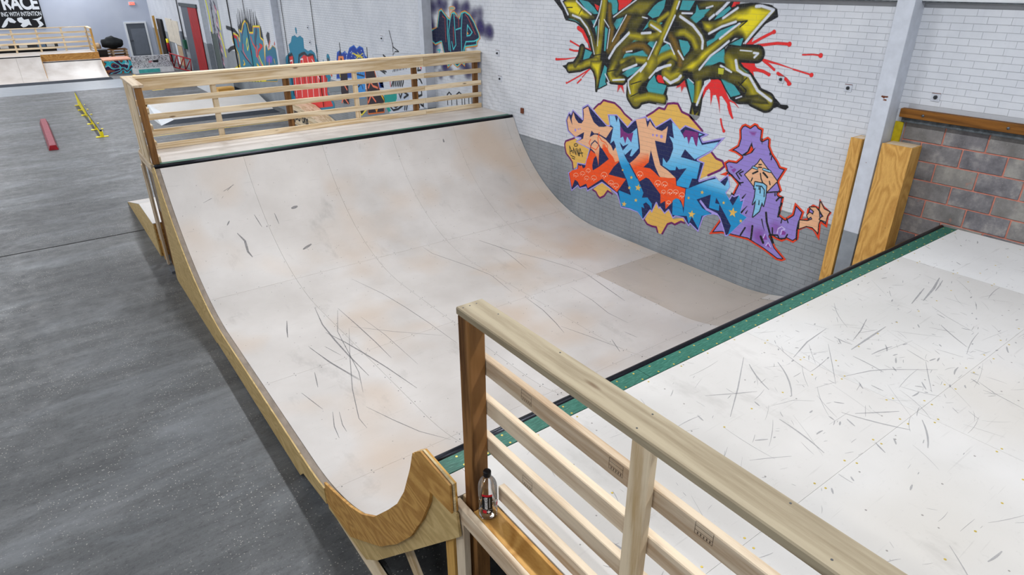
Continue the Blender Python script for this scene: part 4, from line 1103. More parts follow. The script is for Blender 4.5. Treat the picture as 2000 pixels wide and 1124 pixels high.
def film(name, cv, label, film_x=XW - 0.0022, keep=0.06):
    """Turn a canvas into a thin skin of paint on the brick faces and joints."""
    img = bpy.data.images.new(name, cv.w, cv.h, alpha=True)
    buf = np.concatenate([cv.rgb, cv.a[..., None]], axis=2).astype(np.float32)
    for _ in range(2):                                    # bleed colour outward under transparent texels
        msk = buf[..., 3:4] < 0.01
        sh = (np.roll(buf, 1, 0) + np.roll(buf, -1, 0) + np.roll(buf, 1, 1) + np.roll(buf, -1, 1)); wsum = sh[..., 3:4]
    img.pixels.foreach_set(buf.ravel()); img.update(); img.pack()
    def paint(dirt):
     t = NT(name + '_paint', 0.6, 0.3)
     it = t.n('ShaderNodeTexImage'); it.image = img; it.extension = 'CLIP'
     n2 = t.noise(t.world(), 24.0, 4, 0.7)
     c = t.mix(t.math('MULTIPLY', t.ramp(n2, [(0.5, G(0)), (0.8, G(1))]), 0.12), it.outputs['Color'], lin('8a8a8a'))
     if dirt: c = t.mix(0.3, c, lin('6a6a6a'))
     t.color(c); t.put(t.b.inputs['Alpha'], it.outputs['Alpha'])
     t.bump(n2, 0.2, 0.003)
     return t.mat
    ca = np.zeros((cv.h + 1, cv.w + 1)); ca[1:, 1:] = cv.a.cumsum(0).cumsum(1)
    def mean(a, b, c_, d):
        i0, i1 = int(np.clip((a - cv.y0) * cv.ppm, 0, cv.w)), int(np.clip((b - cv.y0) * cv.ppm + 1, 0, cv.w))
        j0, j1 = int(np.clip((c_ - cv.z0) * cv.ppm, 0, cv.h)), int(np.clip((d - cv.z0) * cv.ppm + 1, 0, cv.h))
        if i1 <= i0 or j1 <= j0: return 0
        return ca[j1, i1] - ca[j0, i1] - ca[j1, i0] + ca[j0, i0]
    V, F, U, MI = [], [], [], []
    def quad(a, b, c_, d, x, mi=0):
        a, b = max(a, cv.y0), min(b, cv.y1); c_, d = max(c_, cv.z0), min(d, cv.z1)
        if b - a < 1e-4 or d - c_ < 1e-4 or mean(a, b, c_, d) < 0.3: return
        n = len(V); V.extend([(x, a, c_), (x, b, c_), (x, b, d), (x, a, d)]); F.append((n, n + 3, n + 2, n + 1)); MI.append(mi)
        U.extend([((yy - cv.y0) / (cv.y1 - cv.y0), (zz - cv.z0) / (cv.z1 - cv.z0)) for yy, zz in ((a, c_), (a, d), (b, d), (b, c_))])
    if cv.y1 <= YFAR:
        rows = {}
        for a, b, z0, z1 in courses(4.17):
            if b > cv.y0 and a < cv.y1 and z1 > cv.z0 - .1 and z0 < cv.z1 + .1: rows.setdefault((z0, z1), []).append((a, b))
        for (z0, z1), bs in rows.items():
            bs.sort()
            for k, (a, b) in enumerate(bs):
                h = (a + b) / 2
                quad(a, h, z0, z1, film_x); quad(h, b, z0, z1, film_x)
                quad(b, b + 0.003, z0, z1, film_x + 0.001, 1)
            y = cv.y0
            while y < cv.y1:
                quad(y, y + 0.1, z1, z1 + 0.005, film_x + 0.001, 1); y += 0.1
    else:
        y = cv.y0
        while y < cv.y1:
            z = cv.z0
            while z < cv.z1: quad(y, y + 0.08, z, z + 0.08, film_x); z += 0.08
            y += 0.08
    me = mesh(name, V, F)
    uv = me.uv_layers.new(name='UVMap'); uv.data.foreach_set('uv', np.array(U, np.float32).ravel())
    me.materials.append(paint(False)); me.materials.append(paint(True))
    me.polygons.foreach_set('material_index', MI)
    return link(name, me, None, label=label, cat='graffiti')
def TR(ox, oy, s): return lambda l: [(ox + a / s, oy + b / s) for a, b in l]
U1, U2, U3, U4 = TR(1080, 0, 8), TR(1300, 0, 8), TR(1080, 90, 8), TR(1300, 90, 8)
L1, L2, L3, L4, L5 = TR(1090, 190, 10), TR(1240, 190, 10), TR(1090, 290, 10), TR(1190, 350, 10), TR(1260, 270, 10)
L6, L7, L8, L9 = TR(1320, 350, 10), TR(1400, 230, 10), TR(1380, 330, 7.692), TR(1380, 400, 10)

# ---- upper mural: yellow and black wild-style letters
c = Canvas(3.75, 9.45, 2.35, 4.172, 170)
RD, BK, TE, OL, YE_, WH = 'dd2a2c', '14161b', '3d9aa3', '6d6a1e', 'e6d51c', 'ced4e2'
c.poly([(1112, 32), (1132, -2), (1430, -2), (1442, 20), (1440, 70), (1402, 108), (1425, 130), (1440, 150), (1415, 158), (1370, 150), (1362, 190), (1350, 200), (1338, 160), (1300, 163), (1292, 190), (1240, 186), (1232, 162), (1192, 158), (1168, 168), (1165, 130), (1152, 100), (1142, 60)], BK, .01)
for p in [U1([(1000, 0), (1250, 0), (1180, 90), (1040, 180), (1010, 90)]), U1([(650, 60), (730, 100), (700, 200)]), U2([(1080, 0), (1180, 0), (1150, 90), (1030, 120)]),
          U2([(1400, 530), (1330, 700), (1220, 780), (1180, 760), (1300, 580)]), U2([(1120, 930), (1480, 890), (1390, 970), (1400, 1060), (1520, 1120), (1250, 1120)]),
          U4([(1120, 200), (1490, 170), (1390, 250), (1400, 320), (1480, 390), (1370, 400), (1390, 510), (1480, 620), (1330, 430), (1200, 310)]),
          U4([(700, 500), (850, 500), (990, 820), (1055, 1120), (1025, 1120), (960, 900), (880, 780), (845, 790), (850, 1060), (828, 900), (790, 765), (740, 770), (708, 930), (700, 700), (680, 665), (640, 700), (555, 880), (590, 680), (660, 580)])]:
    c.poly(p, RD, 0.006)
c.poly(U4([(200, 560), (300, 520), (330, 650), (290, 640), (250, 720), (240, 630), (170, 660)]), RD, 0.02, .85)
c.poly(U3([(950, 570), (1090, 560), (1115, 740), (1060, 640), (1010, 720), (1020, 610)]), RD, 0.025, .9)
for pts, wd, tp in [(U1([(400, 440), (470, 490), (520, 600), (590, 700), (610, 800)]), 8, 0), (U1([(285, 650), (430, 735), (590, 780)]), 3, 0), (U1([(265, 775), (330, 795), (420, 800)]), 3.4, 0), (U1([(70, 930), (210, 925), (370, 900)]), 4.5, 1),
                    (U3([(610, 350), (650, 430), (670, 560), (685, 680)]), 6, 1), (U3([(600, 350), (400, 480), (220, 580)]), 2.6, 0), (U3([(560, 380), (460, 490)]), 2, 0), (U3([(445, 520), (385, 580)]), 3, 0),
                    (U2([(1310, 710), (1500, 600), (1690, 505)]), 4, 0), (U2([(1310, 750), (1450, 715), (1750, 680), (1940, 695)]), 4, 0), (U4([(1440, 200), (1600, 240), (1780, 290), (2000, 365)]), 4.5, 1),
                    (U4([(1540, 240), (1620, 300), (1700, 375)]), 3.5, 0), (U4([(1420, 370), (1530, 400), (1620, 450)]), 4.5, 0), (U4([(1755, 430), (1880, 520), (1945, 595)]), 4.5, 0), (U4([(1000, 850), (1080, 890), (1145, 970)]), 3, 1),
                    ([(1568, 107.5), (1588, 107), (1605, 109)], 2.2, 0), ([(1550, 136), (1586, 147)], 2.2, 0), ([(1408, 233), (1410, 245), (1414, 257)], 3.2, 0), ([(1422, 208), (1426, 222), (1431, 231)], 3, 0)]:
    c.line(pts, wd, RD, 0.006, taper=bool(tp))
for p, r in [((1603, 109), 3.2), ((1585, 147), 3), ((1542, 87), 3.4), ((1512, 63), 3), ((1414, 256), 2.8), ((1087, 116), 2.8), ((1115, 81), 2.2), ((1107, 162), 2.2), ((1541, 164), 3), ((1502, 146), 2.6)]: c.dot(p, r, RD)
bodies = [  # (points, width, tone)
    (U1([(290, 240), (430, 290), (530, 410), (600, 560), (650, 740), (690, 880)]), 13, 'o'), (U1([(810, -30), (800, 120), (775, 300), (745, 500), (725, 700), (700, 860), (690, 1000), (700, 1130)]), 17, 'y'),
    (U1([(890, 100), (890, 300), (930, 460), (905, 650), (870, 800)]), 12, 'b'), (U1([(1200, 240), (1110, 430), (1010, 600), (900, 760)]), 13, 'b'), (U1([(1370, 240), (1260, 400), (1210, 560), (1060, 780), (970, 980), (930, 1130)]), 24, 'o'),
    (U1([(1210, 550), (1400, 590), (1600, 580), (1700, 520), (1650, 440), (1540, 385)]), 14, 'y'), (U1([(1110, 790), (1300, 710), (1420, 720), (1490, 800)]), 13, 'b'), (U1([(1080, 980), (1250, 930), (1450, 950), (1540, 990)]), 13, 'y'),
    (U1([(1960, -20), (1880, 200), (1790, 400), (1700, 600), (1620, 800), (1560, 990)]), 13, 'y'), (U1([(1800, 220), (1650, 330)]), 9, 'y'), (U1([(1850, 560), (1910, 700), (1960, 830), (2000, 960)]), 13, 'b'),
    (U1([(1580, 1010), (1700, 900), (1850, 840), (1950, 900)]), 14, 'y'), (U1([(680, 950), (550, 990), (420, 1040), (260, 1060)]), 14, 'y'), (U1([(460, 760), (430, 900), (350, 1020)]), 10, 'o'),
    (U3([(980, 280), (890, 430), (920, 510), (1090, 525)]), 13, 'y'), (U3([(1000, 440), (1070, 340), (1260, 230)]), 12, 'o'), (U3([(1550, 250), (1480, 380), (1350, 500), (1260, 620), (1250, 760), (1300, 840)]), 26, 'y'),
    (U3([(1290, 840), (1500, 790), (1720, 830)]), 15, 'y'), (U3([(1850, 300), (1760, 420), (1810, 520), (1940, 500), (2010, 430)]), 18, 'y'), (U2([(230, 280), (370, 400), (490, 520), (560, 650), (560, 760), (480, 850), (370, 950), (260, 1040), (170, 1120)]), 19, 'o'),
    (U2([(150, 520), (300, 510), (430, 610), (480, 740)]), 12, 'y'), (U2([(90, 560), (170, 740), (230, 900), (230, 1020)]), 13, 'b'), (U2([(1040, 1060), (1010, 920), (1040, 830), (1200, 840), (1430, 850)]), 19, 'o'),
    (U4([(1020, 180), (1050, 350), (1130, 460), (1250, 560), (1330, 680), (1400, 800), (1570, 880)]), 24, 'y'), (U4([(430, 280), (500, 450), (520, 560), (505, 750), (480, 940), (455, 1060)]), 14, 'y'),
    (U4([(490, 460), (650, 400), (850, 390), (1010, 480), (1150, 520)]), 18, 'o'), (U4([(0, 430), (80, 490), (200, 420)]), 16, 'y')]
polys = [(U1([(170, 40), (230, -10), (390, -10), (410, 60), (500, 170), (620, 230), (660, 290), (560, 310), (470, 290), (400, 255), (320, 220), (255, 225), (215, 130)]), 'y'),
         (U1([(950, 260), (1150, 130), (1330, -10), (1640, -10), (1500, 190), (1380, 270), (1150, 240), (1010, 300)]), 'o'),
         (U2([(1130, 130), (1400, 80), (1650, 120), (1710, 190), (1530, 370), (1390, 530), (1255, 660), (1200, 570), (1080, 560), (900, 690), (740, 830), (560, 1010), (430, 1130), (180, 1130), (330, 1000), (600, 770), (830, 610), (1000, 490), (1160, 370), (1280, 320), (1100, 345), (900, 400), (690, 530), (600, 470), (565, 330), (680, 340), (800, 330), (1000, 240)]), 'y'),
         (U2([(500, 60), (700, -10), (990, -10), (840, 170), (690, 300), (610, 240), (720, 130), (540, 145)]), 'o'),
         (U3([(590, 230), (780, 230), (750, 400), (720, 570), (680, 700), (675, 500), (645, 400), (590, 330)]), 'y'),
         (U4([(1120, 850), (1250, 780), (1450, 760), (1570, 830), (1620, 910), (1500, 910), (1300, 880), (1150, 880)]), 'o')]
for p in [U4([(1400, 640), (1560, 710), (1730, 830), (1800, 915), (1905, 925), (1925, 960), (1875, 1003), (1745, 955), (1635, 990), (1480, 940), (1300, 905), (1115, 905), (1000, 820), (1100, 780)]), U4([(420, 900), (530, 930), (520, 1010), (450, 1095)]),
          U2([(1100, 80), (1350, 45), (1620, 75), (1745, 145), (1760, 270), (1560, 380), (1400, 520), (1250, 700), (1200, 600)]), U1([(10, -10), (110, -10), (200, 110), (260, 250), (190, 300), (150, 180), (70, 70)]),
          U3([(150, 310), (260, 280), (330, 400), (270, 425)]), U3([(1160, 560), (1240, 560), (1250, 800), (1290, 930), (1270, 940), (1190, 830)]), U3([(1280, 870), (1450, 830), (1750, 900), (1800, 640), (1700, 780), (1280, 860)]), U2([(1400, 790), (1490, 790), (1520, 850), (1390, 950), (1360, 930)]),
          U1([(190, 250), (330, 230), (480, 330), (580, 500), (640, 800), (620, 860), (560, 620), (470, 440), (390, 360), (200, 320)])]:
    c.poly(p, BK, 0.006)
for pts, wd, _ in bodies: c.line(pts, wd + 7.5, BK, 0.006)
for p, _ in polys: c.bands(p, [(-3.0, BK)], 0.006)
for p in [U1([(400, -10), (560, 30), (640, 110), (720, 220), (640, 225), (520, 150)]), U1([(850, -10), (1000, -10), (1020, 70), (1010, 200), (940, 240), (900, 90)]), U1([(1770, -10), (1740, 130), (1660, 260), (1560, 290), (1480, 230), (1570, 110), (1650, 40)]),
          U1([(1000, 300), (1110, 270), (1060, 390), (1000, 470), (950, 380)]), U1([(1520, 310), (1720, 360), (1660, 420), (1590, 390), (1500, 420), (1400, 490), (1470, 380)]), U1([(1170, 690), (1250, 615), (1350, 640)]), U1([(1520, 640), (1640, 640), (1560, 760), (1480, 690)]),
          U1([(1700, 740), (1790, 680), (1880, 800), (1750, 830), (1640, 890)]), U1([(510, 770), (620, 820), (570, 910), (470, 940)]), U1([(1090, 920), (1130, 830), (1250, 840), (1400, 790), (1500, 800), (1480, 890), (1250, 890)]), U1([(820, 420), (865, 460), (825, 800), (800, 800)]),
          U1([(600, 320), (690, 310), (650, 420)]), U1([(655, 430), (700, 400), (690, 600)]), U1([(230, 300), (320, 290), (440, 380), (340, 330)]), U3([(810, 300), (850, 340), (820, 560), (840, 600), (715, 665), (740, 520)]), U3([(1380, 320), (1290, 420), (1170, 490), (1080, 440), (1200, 350)]),
          U3([(1590, 450), (1620, 560), (1780, 620), (1720, 780), (1500, 730), (1460, 650), (1500, 560)]), U2([(210, 620), (350, 650), (390, 730), (370, 800), (290, 890), (240, 760)]), U2([(270, -10), (480, -10), (380, 170), (220, 160)]), U2([(490, 70), (530, 160), (720, 140), (600, 270), (480, 370), (370, 300), (470, 200)]),
          U2([(760, 320), (830, 220), (1000, 100), (1030, 140), (900, 260)]), U2([(1160, 380), (1060, 400), (860, 480), (640, 660), (650, 740), (830, 610)]), U2([(990, 700), (1190, 600), (1220, 600), (1180, 720)]), U2([(920, 760), (940, 1000), (850, 970), (570, 1090), (700, 900)]),
          U2([(1150, 1030), (1300, 1120), (1180, 1110)]), U4([(330, 520), (400, 530), (450, 620), (460, 930), (420, 900), (370, 700)]), U4([(870, 520), (960, 530), (1080, 620), (1180, 760), (1020, 800), (960, 700)]), U4([(1160, 310), (1300, 420), (1200, 410)])]:
    c.poly(p, TE, 0.004, out=BK, ow=2.0)
c.poly(U3([(1640, 450), (1700, 460), (1750, 590), (1650, 570), (1620, 500)]), RD, 0.005, out=BK, ow=1.5)
TONE = {'y': ('57521a', 'd9c91c'), 'o': ('33321a', '7f761f'), 'b': ('423a19', '96701f')}
for pts, wd, tn in bodies:
    c.line(pts, wd, TONE[tn][0], 0.03); c.line(pts, wd * 0.34, TONE[tn][1], wd * 0.0065, .95)
for p, tn in polys:
    c.poly(p, TONE[tn][0], 0.02); c.bands(p, [(4.5, TONE[tn][1])], 0.06)
c.poly(U2([(1110, 200), (1330, 130), (1480, 180), (1470, 300), (1380, 420), (1250, 500), (1150, 420), (1270, 330), (1130, 310)]), YE_, 0.05)
c.poly(U1([(190, 40), (370, 80), (470, 200), (420, 250), (300, 190), (220, 110)]), YE_, 0.05)
for q, r in [(p_, 5.5) for p_ in U1([(950, 330), (1300, 250), (1250, 450), (1450, 600), (600, 265), (870, 900), (1900, 500), (1980, 350), (720, 560), (1620, 640), (1180, 960), (440, 960)]) + U2([(350, 350), (150, 450), (480, 900), (800, 150), (1150, 150), (1250, 130), (1000, 750), (1130, 530), (760, 420)]) + U3([(1000, 330), (1450, 420), (1880, 330), (1100, 480), (1420, 620)]) + U4([(300, 430), (750, 430), (950, 440), (1250, 700), (1300, 850), (1060, 120)])]: c.dot(q, r, '15160f', 0.11, .62)
c.poly(U4([(410, 880), (535, 910), (520, 1010), (450, 1095)]), BK, 0.01)
for p in [U1([(1050, 560), (1200, 430), (1160, 520), (1060, 640)]), U2([(610, 560), (800, 520), (760, 600), (640, 650)]), U4([(280, 400), (350, 380), (340, 480), (260, 470)])]: c.poly(p, BK, 0.02)
for pts, wd in [(U1([(130, 10), (190, 120), (240, 230)]), 4.6), (U1([(370, 20), (480, 130), (600, 230)]), 3.6), (U1([(310, 240), (430, 290), (540, 440), (580, 540)]), 4.2), (U1([(595, 570), (620, 700), (650, 850)]), 2.6), (U1([(765, 20), (720, 230), (640, 420)]), 3.4), (U1([(725, 310), (700, 720)]), 2.2),
                (U1([(805, 310), (880, 430)]), 2.4), (U1([(890, 460), (850, 760)]), 2.6), (U1([(1310, 0), (1080, 170), (950, 270)]), 2.8), (U1([(1150, 240), (1000, 520), (930, 650)]), 2.6), (U1([(1190, 520), (980, 740), (880, 910)]), 5.5), (U1([(1400, 270), (1480, 290)]), 2.4), (U1([(1530, 390), (1690, 500)]), 3.4),
                (U1([(1390, 525), (1530, 515)]), 4.5), (U1([(1150, 815), (1240, 800)]), 3), (U1([(1620, 660), (1490, 930)]), 3), (U1([(1980, 30), (1940, 140)]), 3.6), (U1([(1910, 250), (1740, 620)]), 3.6), (U1([(1740, 650), (1830, 690), (1900, 850)]), 3), (U1([(1310, 1015), (1100, 1100)]), 4.6), (U1([(1460, 1000), (1370, 1120)]), 4),
                (U1([(1840, 1020), (1740, 1040), (1620, 1110)]), 4.6), (U3([(820, 440), (880, 560)]), 3), (U3([(940, 535), (1120, 525)]), 3.6), (U3([(1460, 270), (1330, 400), (1180, 540), (1180, 620), (1210, 740)]), 4), (U3([(1840, 300), (1640, 350), (1510, 500)]), 4), (U3([(1740, 500), (1840, 580), (1960, 520), (2000, 470)]), 5.4),
                (U2([(230, 260), (430, 400), (560, 570), (585, 650), (575, 760)]), 4.8), (U2([(690, 300), (760, 240)]), 4.4), (U2([(1010, 10), (900, 130), (800, 220)]), 5), (U2([(1130, 130), (900, 290)]), 4), (U2([(1420, 105), (1480, 100)]), 5), (U2([(1510, 100), (1690, 160), (1500, 370), (1370, 520), (1250, 670)]), 4.4),
                (U2([(1100, 345), (880, 420), (680, 530)]), 4), (U2([(1160, 370), (1000, 490), (850, 610)]), 3.6), (U2([(990, 650), (860, 760), (700, 880), (530, 1090)]), 4), (U2([(1170, 790), (1350, 805)]), 2.2), (U2([(1380, 830), (1450, 840), (1390, 900)]), 3.6), (U2([(1100, 950), (1130, 1100)]), 4), (U2([(860, 1030), (1000, 1110)]), 3),
                (U2([(640, 130), (740, 100)]), 3), (U2([(260, 210), (420, 215)]), 3.2), (U2([(200, 800), (280, 930)]), 3.6), (U4([(1100, 230), (1120, 370), (1220, 440), (1310, 470), (1440, 700), (1650, 860)]), 4.6), (U4([(690, 540), (600, 640), (540, 790), (490, 920)]), 4.6), (U4([(360, 510), (440, 580)]), 2), (U4([(870, 310), (1030, 410)]), 3), (U4([(1100, 820), (1190, 790)]), 2.4)]:
    c.line(pts, wd, WH, 0.012)
for pts in [U1([(220, 120), (310, 120)]), U1([(450, 150), (410, 230)]), U1([(640, 870), (760, 850)]), U2([(1160, 430), (1280, 330), (1150, 350)]), U3([(1220, 790), (1440, 685)]), U3([(1220, 600), (1380, 550)]), U3([(860, 400), (1010, 370)]), U4([(1140, 640), (1270, 500)]), U4([(1140, 570), (1260, 690), (1250, 740), (1170, 760)]), U4([(820, 400), (860, 480)])]:
    c.line(pts, 1.6, BK)
c.poly(U4([(825, 345), (918, 355), (905, 450), (822, 440)]), 'b9b92f', 0.005, out='2a2c16', ow=1)
film('wild_style_mural', c, 'big yellow and black wild style letters with red splatter high on the wall')

# ---- lower mural: letters and the purple wizard
c = Canvas(3.55, 9.15, 0.70, 3.05, 190)
LV, NV, PC, OR, LB, BL, PU, CY, PM = 'a79ae6', '1b2456', 'e8b48e', 'f0521c', '7fc0ea', '1b90cc', '9583cf', 'e0b45a', '6d1a63'
clouds = [(L1([(700, 230), (790, 140), (830, 130), (890, 60), (980, 85), (1080, 110), (1110, 120), (1220, 220), (1300, 330), (1440, 450), (1350, 580), (1000, 580), (800, 400)]), 10),
          (L2([(230, 370), (350, 300), (470, 210), (580, 240), (640, 130), (760, 120), (840, 130), (920, 290), (1050, 350), (1200, 520), (1320, 660), (900, 700), (500, 700)]), 11),
          ([(1122, 270), (1105, 276), (1103, 282), (1104, 290), (1106, 300), (1113, 309), (1118, 317), (1119.5, 330), (1128, 326), (1146, 318), (1154, 293), (1130, 276)], 8),
          ([(1158, 371), (1164, 375), (1168, 383), (1172, 387), (1180, 383), (1187, 373), (1196, 379), (1190, 365), (1175, 355)], 7),
          (L4([(690, 800), (740, 880), (830, 920), (920, 940), (960, 1095), (1020, 1095), (1140, 880), (1220, 855), (1280, 890), (1400, 830), (1470, 860), (1450, 760), (1250, 780), (1160, 600), (920, 480), (790, 600)]), 11),
          (L5([(1300, 280), (1390, 400), (1510, 450), (1555, 550), (1460, 630), (1230, 730), (1060, 800), (1100, 460), (1040, 420)]), 6)]
for p, n in clouds:
    c.poly(p, CY); c.line(p[:n], 3.6, PM)
sil = L1([(150, 450), (215, 285), (252, 325), (290, 240), (480, 430), (470, 200), (585, 135), (950, 540), (1005, 550), (968, 335), (1150, 338), (1360, 575), (1480, 450), (1720, 368), (1752, 445), (1800, 395), (1912, 575)]) + \
      L2([(700, 405), (880, 635), (985, 545), (1450, 735), (1300, 800), (1330, 870), (1770, 785), (1500, 1070)]) + L5([(1030, 425), (1165, 480), (1060, 835), (1370, 740), (1450, 845), (1625, 700), (1665, 950), (1585, 1075)]) + \
      L6([(985, 290), (1045, 385), (1090, 300), (1140, 330), (1250, 285), (1262, 410), (1350, 370), (1265, 660), (1395, 750), (1010, 1115), (960, 1120), (930, 1000), (850, 760), (800, 690), (620, 705), (540, 750), (440, 1040), (280, 880), (250, 930), (150, 770), (0, 730)]) + \
      L4([(1240, 775), (1160, 610), (1080, 685), (990, 560), (965, 590), (922, 470), (830, 665), (805, 610), (660, 810), (560, 655), (400, 595), (230, 560), (160, 320), (0, 185)]) + \
      L3([(1150, 890), (860, 675), (570, 845), (545, 765), (420, 795), (385, 735), (262, 840), (195, 470), (365, 390), (375, 275), (530, 305), (605, 30)]) + L1([(610, 1020), (340, 870), (440, 800), (320, 790), (190, 665)])
wz = L7([(225, 645), (405, 535), (445, 400), (440, 235), (490, 150), (560, 118), (655, 170), (740, 108), (800, 130), (830, 180), (915, 220), (890, 430), (1000, 372), (1055, 420), (1045, 560), (1100, 700), (1200, 850), (1250, 955), (1385, 995)]) + \
     L8([(1215, 0), (1090, 195), (1135, 330), (1085, 385), (1165, 430), (1140, 550), (1105, 690), (1180, 745), (1285, 680), (1330, 505), (1470, 650), (1430, 760), (1505, 745), (1505, 660), (1515, 600), (1600, 535), (1685, 575), (1702, 450), (1765, 560), (1880, 660), (1835, 720), (1812, 890), (1720, 820), (1692, 1080), (1600, 925), (1500, 880), (1395, 925), (1380, 1060), (1300, 1115), (1200, 1065), (1130, 1095), (1050, 1065), (965, 1015)]) + \
     L9([(1270, 640), (1350, 830), (1555, 1075), (1470, 1105), (1370, 1085), (1100, 880), (800, 690), (480, 612), (300, 560), (50, 575), (240, 315)]) + [(1440, 360), (1428, 345)] + L7([(60, 1115), (190, 1060), (140, 880), (230, 825), (380, 850), (475, 770), (360, 690)])
c.bands(wz, [(0, 'e8401c'), (2.6, BK), (4.0, PU)])
c.poly(L7([(685, 480), (600, 660), (470, 745), (560, 745), (690, 690), (760, 590), (715, 615)]), BK, .005); c.poly(L7([(675, 550), (630, 660), (560, 725), (660, 690), (715, 620)]), 'e8401c')
for (q, r, a) in [(L9([(1050, 560)])[0], 8, .5), (L9([(1350, 450)])[0], 9, .5), (L9([(980, 620)])[0], 7, .5), (L9([(850, 480)])[0], 8, .3), (L9([(1050, 720)])[0], 6, .5)]: c.dot(q, r, '7a3a94', 0.10, a)
c.poly(L9([(1480, 500), (1550, 540), (1540, 590), (1460, 590)]), '8a3f9a'); c.poly(L9([(1210, 740), (1160, 800), (1270, 860)]), '8a3f9a'); c.poly(L9([(1150, 570), (1100, 680), (1190, 690)]), '8a3f9a', .01); c.poly(L7([(255, 935), (320, 970), (275, 985)]), '8a4a9e'); c.poly(L7([(280, 1020), (350, 990), (385, 1020), (330, 1080)]), '8a4a9e'); c.poly(L7([(640, 280), (770, 290), (740, 350), (690, 340)]), '84468f', .03)
for pts in [L9([(1380, 560), (1400, 470), (1470, 430), (1530, 480)]), L9([(1450, 580), (1470, 500), (1520, 490)]), L9([(1110, 650), (1140, 580)]), L9([(1160, 800), (1205, 740), (1250, 830)])]: c.line(pts, 1.8, 'c9bdf0')
for pts, wd, tp in [(L8([(300, 20), (420, 140), (500, 215), (550, 205)]), 2.0, 0), (L8([(500, 215), (515, 255)]), 3.5, 1), (L8([(520, 15), (445, 70), (500, 155)]), 2, 0), (L8([(550, 40), (490, 70), (525, 110)]), 2, 0), (L8([(895, 660), (905, 800), (945, 950), (1000, 1110)]), 3.4, 0), (L8([(1060, 1000), (960, 990), (930, 900)]), 2.4, 0),
                    (L8([(690, 860), (680, 960), (665, 1060)]), 3.4, 0), (L8([(580, 885), (510, 995)]), 2.6, 0), (L8([(830, 760), (850, 860), (870, 930)]), 2, 1), (L8([(815, 1020), (850, 1110)]), 4, 0), (L8([(1050, 480), (1090, 435), (1150, 430)]), 2.4, 0), (L8([(1130, 520), (1110, 570)]), 2.6, 0), (L8([(1075, 720), (1100, 650), (1100, 580)]), 3, 0),
                    (L8([(1135, 745), (1120, 815)]), 1.8, 0), (L8([(1205, 745), (1225, 810)]), 1.8, 0), (L8([(990, 890), (990, 1000)]), 2.2, 0), (L8([(1070, 1000), (1090, 1050), (1180, 1050), (1215, 990)]), 2.2, 0), (L8([(1390, 790), (1360, 920), (1350, 1060)]), 2.6, 0), (L8([(900, 360), (1000, 350), (1110, 345)]), 2, 0), (L8([(1030, 370), (1030, 405)]), 1.8, 0),
                    (L8([(520, 660), (610, 560)]), 3, 1), (L8([(590, 670), (620, 620)]), 2.2, 1), (L8([(430, 365), (440, 325)]), 1.8, 0), (L8([(370, 410), (380, 370), (410, 400)]), 2.4, 0), (L8([(540, 440), (595, 375)]), 2.6, 1), (L7([(1040, 700), (1045, 730)]), 2, 0), (L7([(1075, 760), (1065, 825)]), 1.8, 0), (L7([(885, 420), (885, 525)]), 2.2, 1)]:
    c.line(pts, wd, BK, taper=bool(tp))
face = L7([(855, 815), (980, 990)]) + L8([(970, 60), (1062, 190), (900, 352), (710, 262), (578, 88)]) + L7([(700, 985), (800, 900)])
c.poly(face, PC, out=BK, ow=1.3)
for pts, wd in [(L7([(705, 1095), (800, 1050)]), 2.6), (L8([(855, 60), (915, 130)]), 2.8), (L8([(810, 70), (820, 150), (845, 210)]), 1.7), (L8([(690, 140), (670, 185)]), 1.8), (L8([(945, 190), (955, 240)]), 1.8), (L7([(825, 920), (870, 920)]), 2), (L7([(820, 970), (875, 975)]), 2), (L7([(905, 1080), (950, 1115)]), 2.4)]: c.line(pts, wd, BK)
for pts in [L7([(710, 970), (785, 995)]), L7([(915, 1010), (1040, 1055)])]: c.line(pts, 4.6, BK); c.line(pts, 2.6, '8fcdf0')
c.poly(L8([(730, 200), (850, 222), (900, 260), (885, 440), (855, 560), (835, 500), (790, 640), (695, 722), (722, 600), (742, 470), (692, 535), (725, 430), (740, 290), (715, 300)]), '84c4e8', out=BK, ow=1.5)
for pts in [L8([(745, 255), (830, 265), (870, 320), (865, 420)]), L8([(790, 280), (790, 310)]), L8([(810, 270), (805, 365)]), L8([(790, 480), (785, 540)])]: c.line(pts, 1.5, BK)
c.poly(L8([(1390, 900), (1400, 775), (1520, 785), (1590, 760), (1570, 720), (1530, 745), (1510, 700), (1550, 660), (1600, 690), (1615, 640), (1570, 600), (1550, 580), (1640, 580), (1690, 640), (1700, 780), (1680, 830), (1670, 960), (1590, 880), (1500, 860)]), PC, out=BK, ow=1.4)
c.poly(L8([(1712, 500), (1765, 605), (1850, 650), (1815, 705), (1790, 795), (1700, 760), (1750, 710), (1700, 620)]), PC, out=BK, ow=1.4); c.line(L8([(1700, 650), (1745, 715)]), 2, BK)
c.bands(sil, [(0, LV), (2.3, NV)])
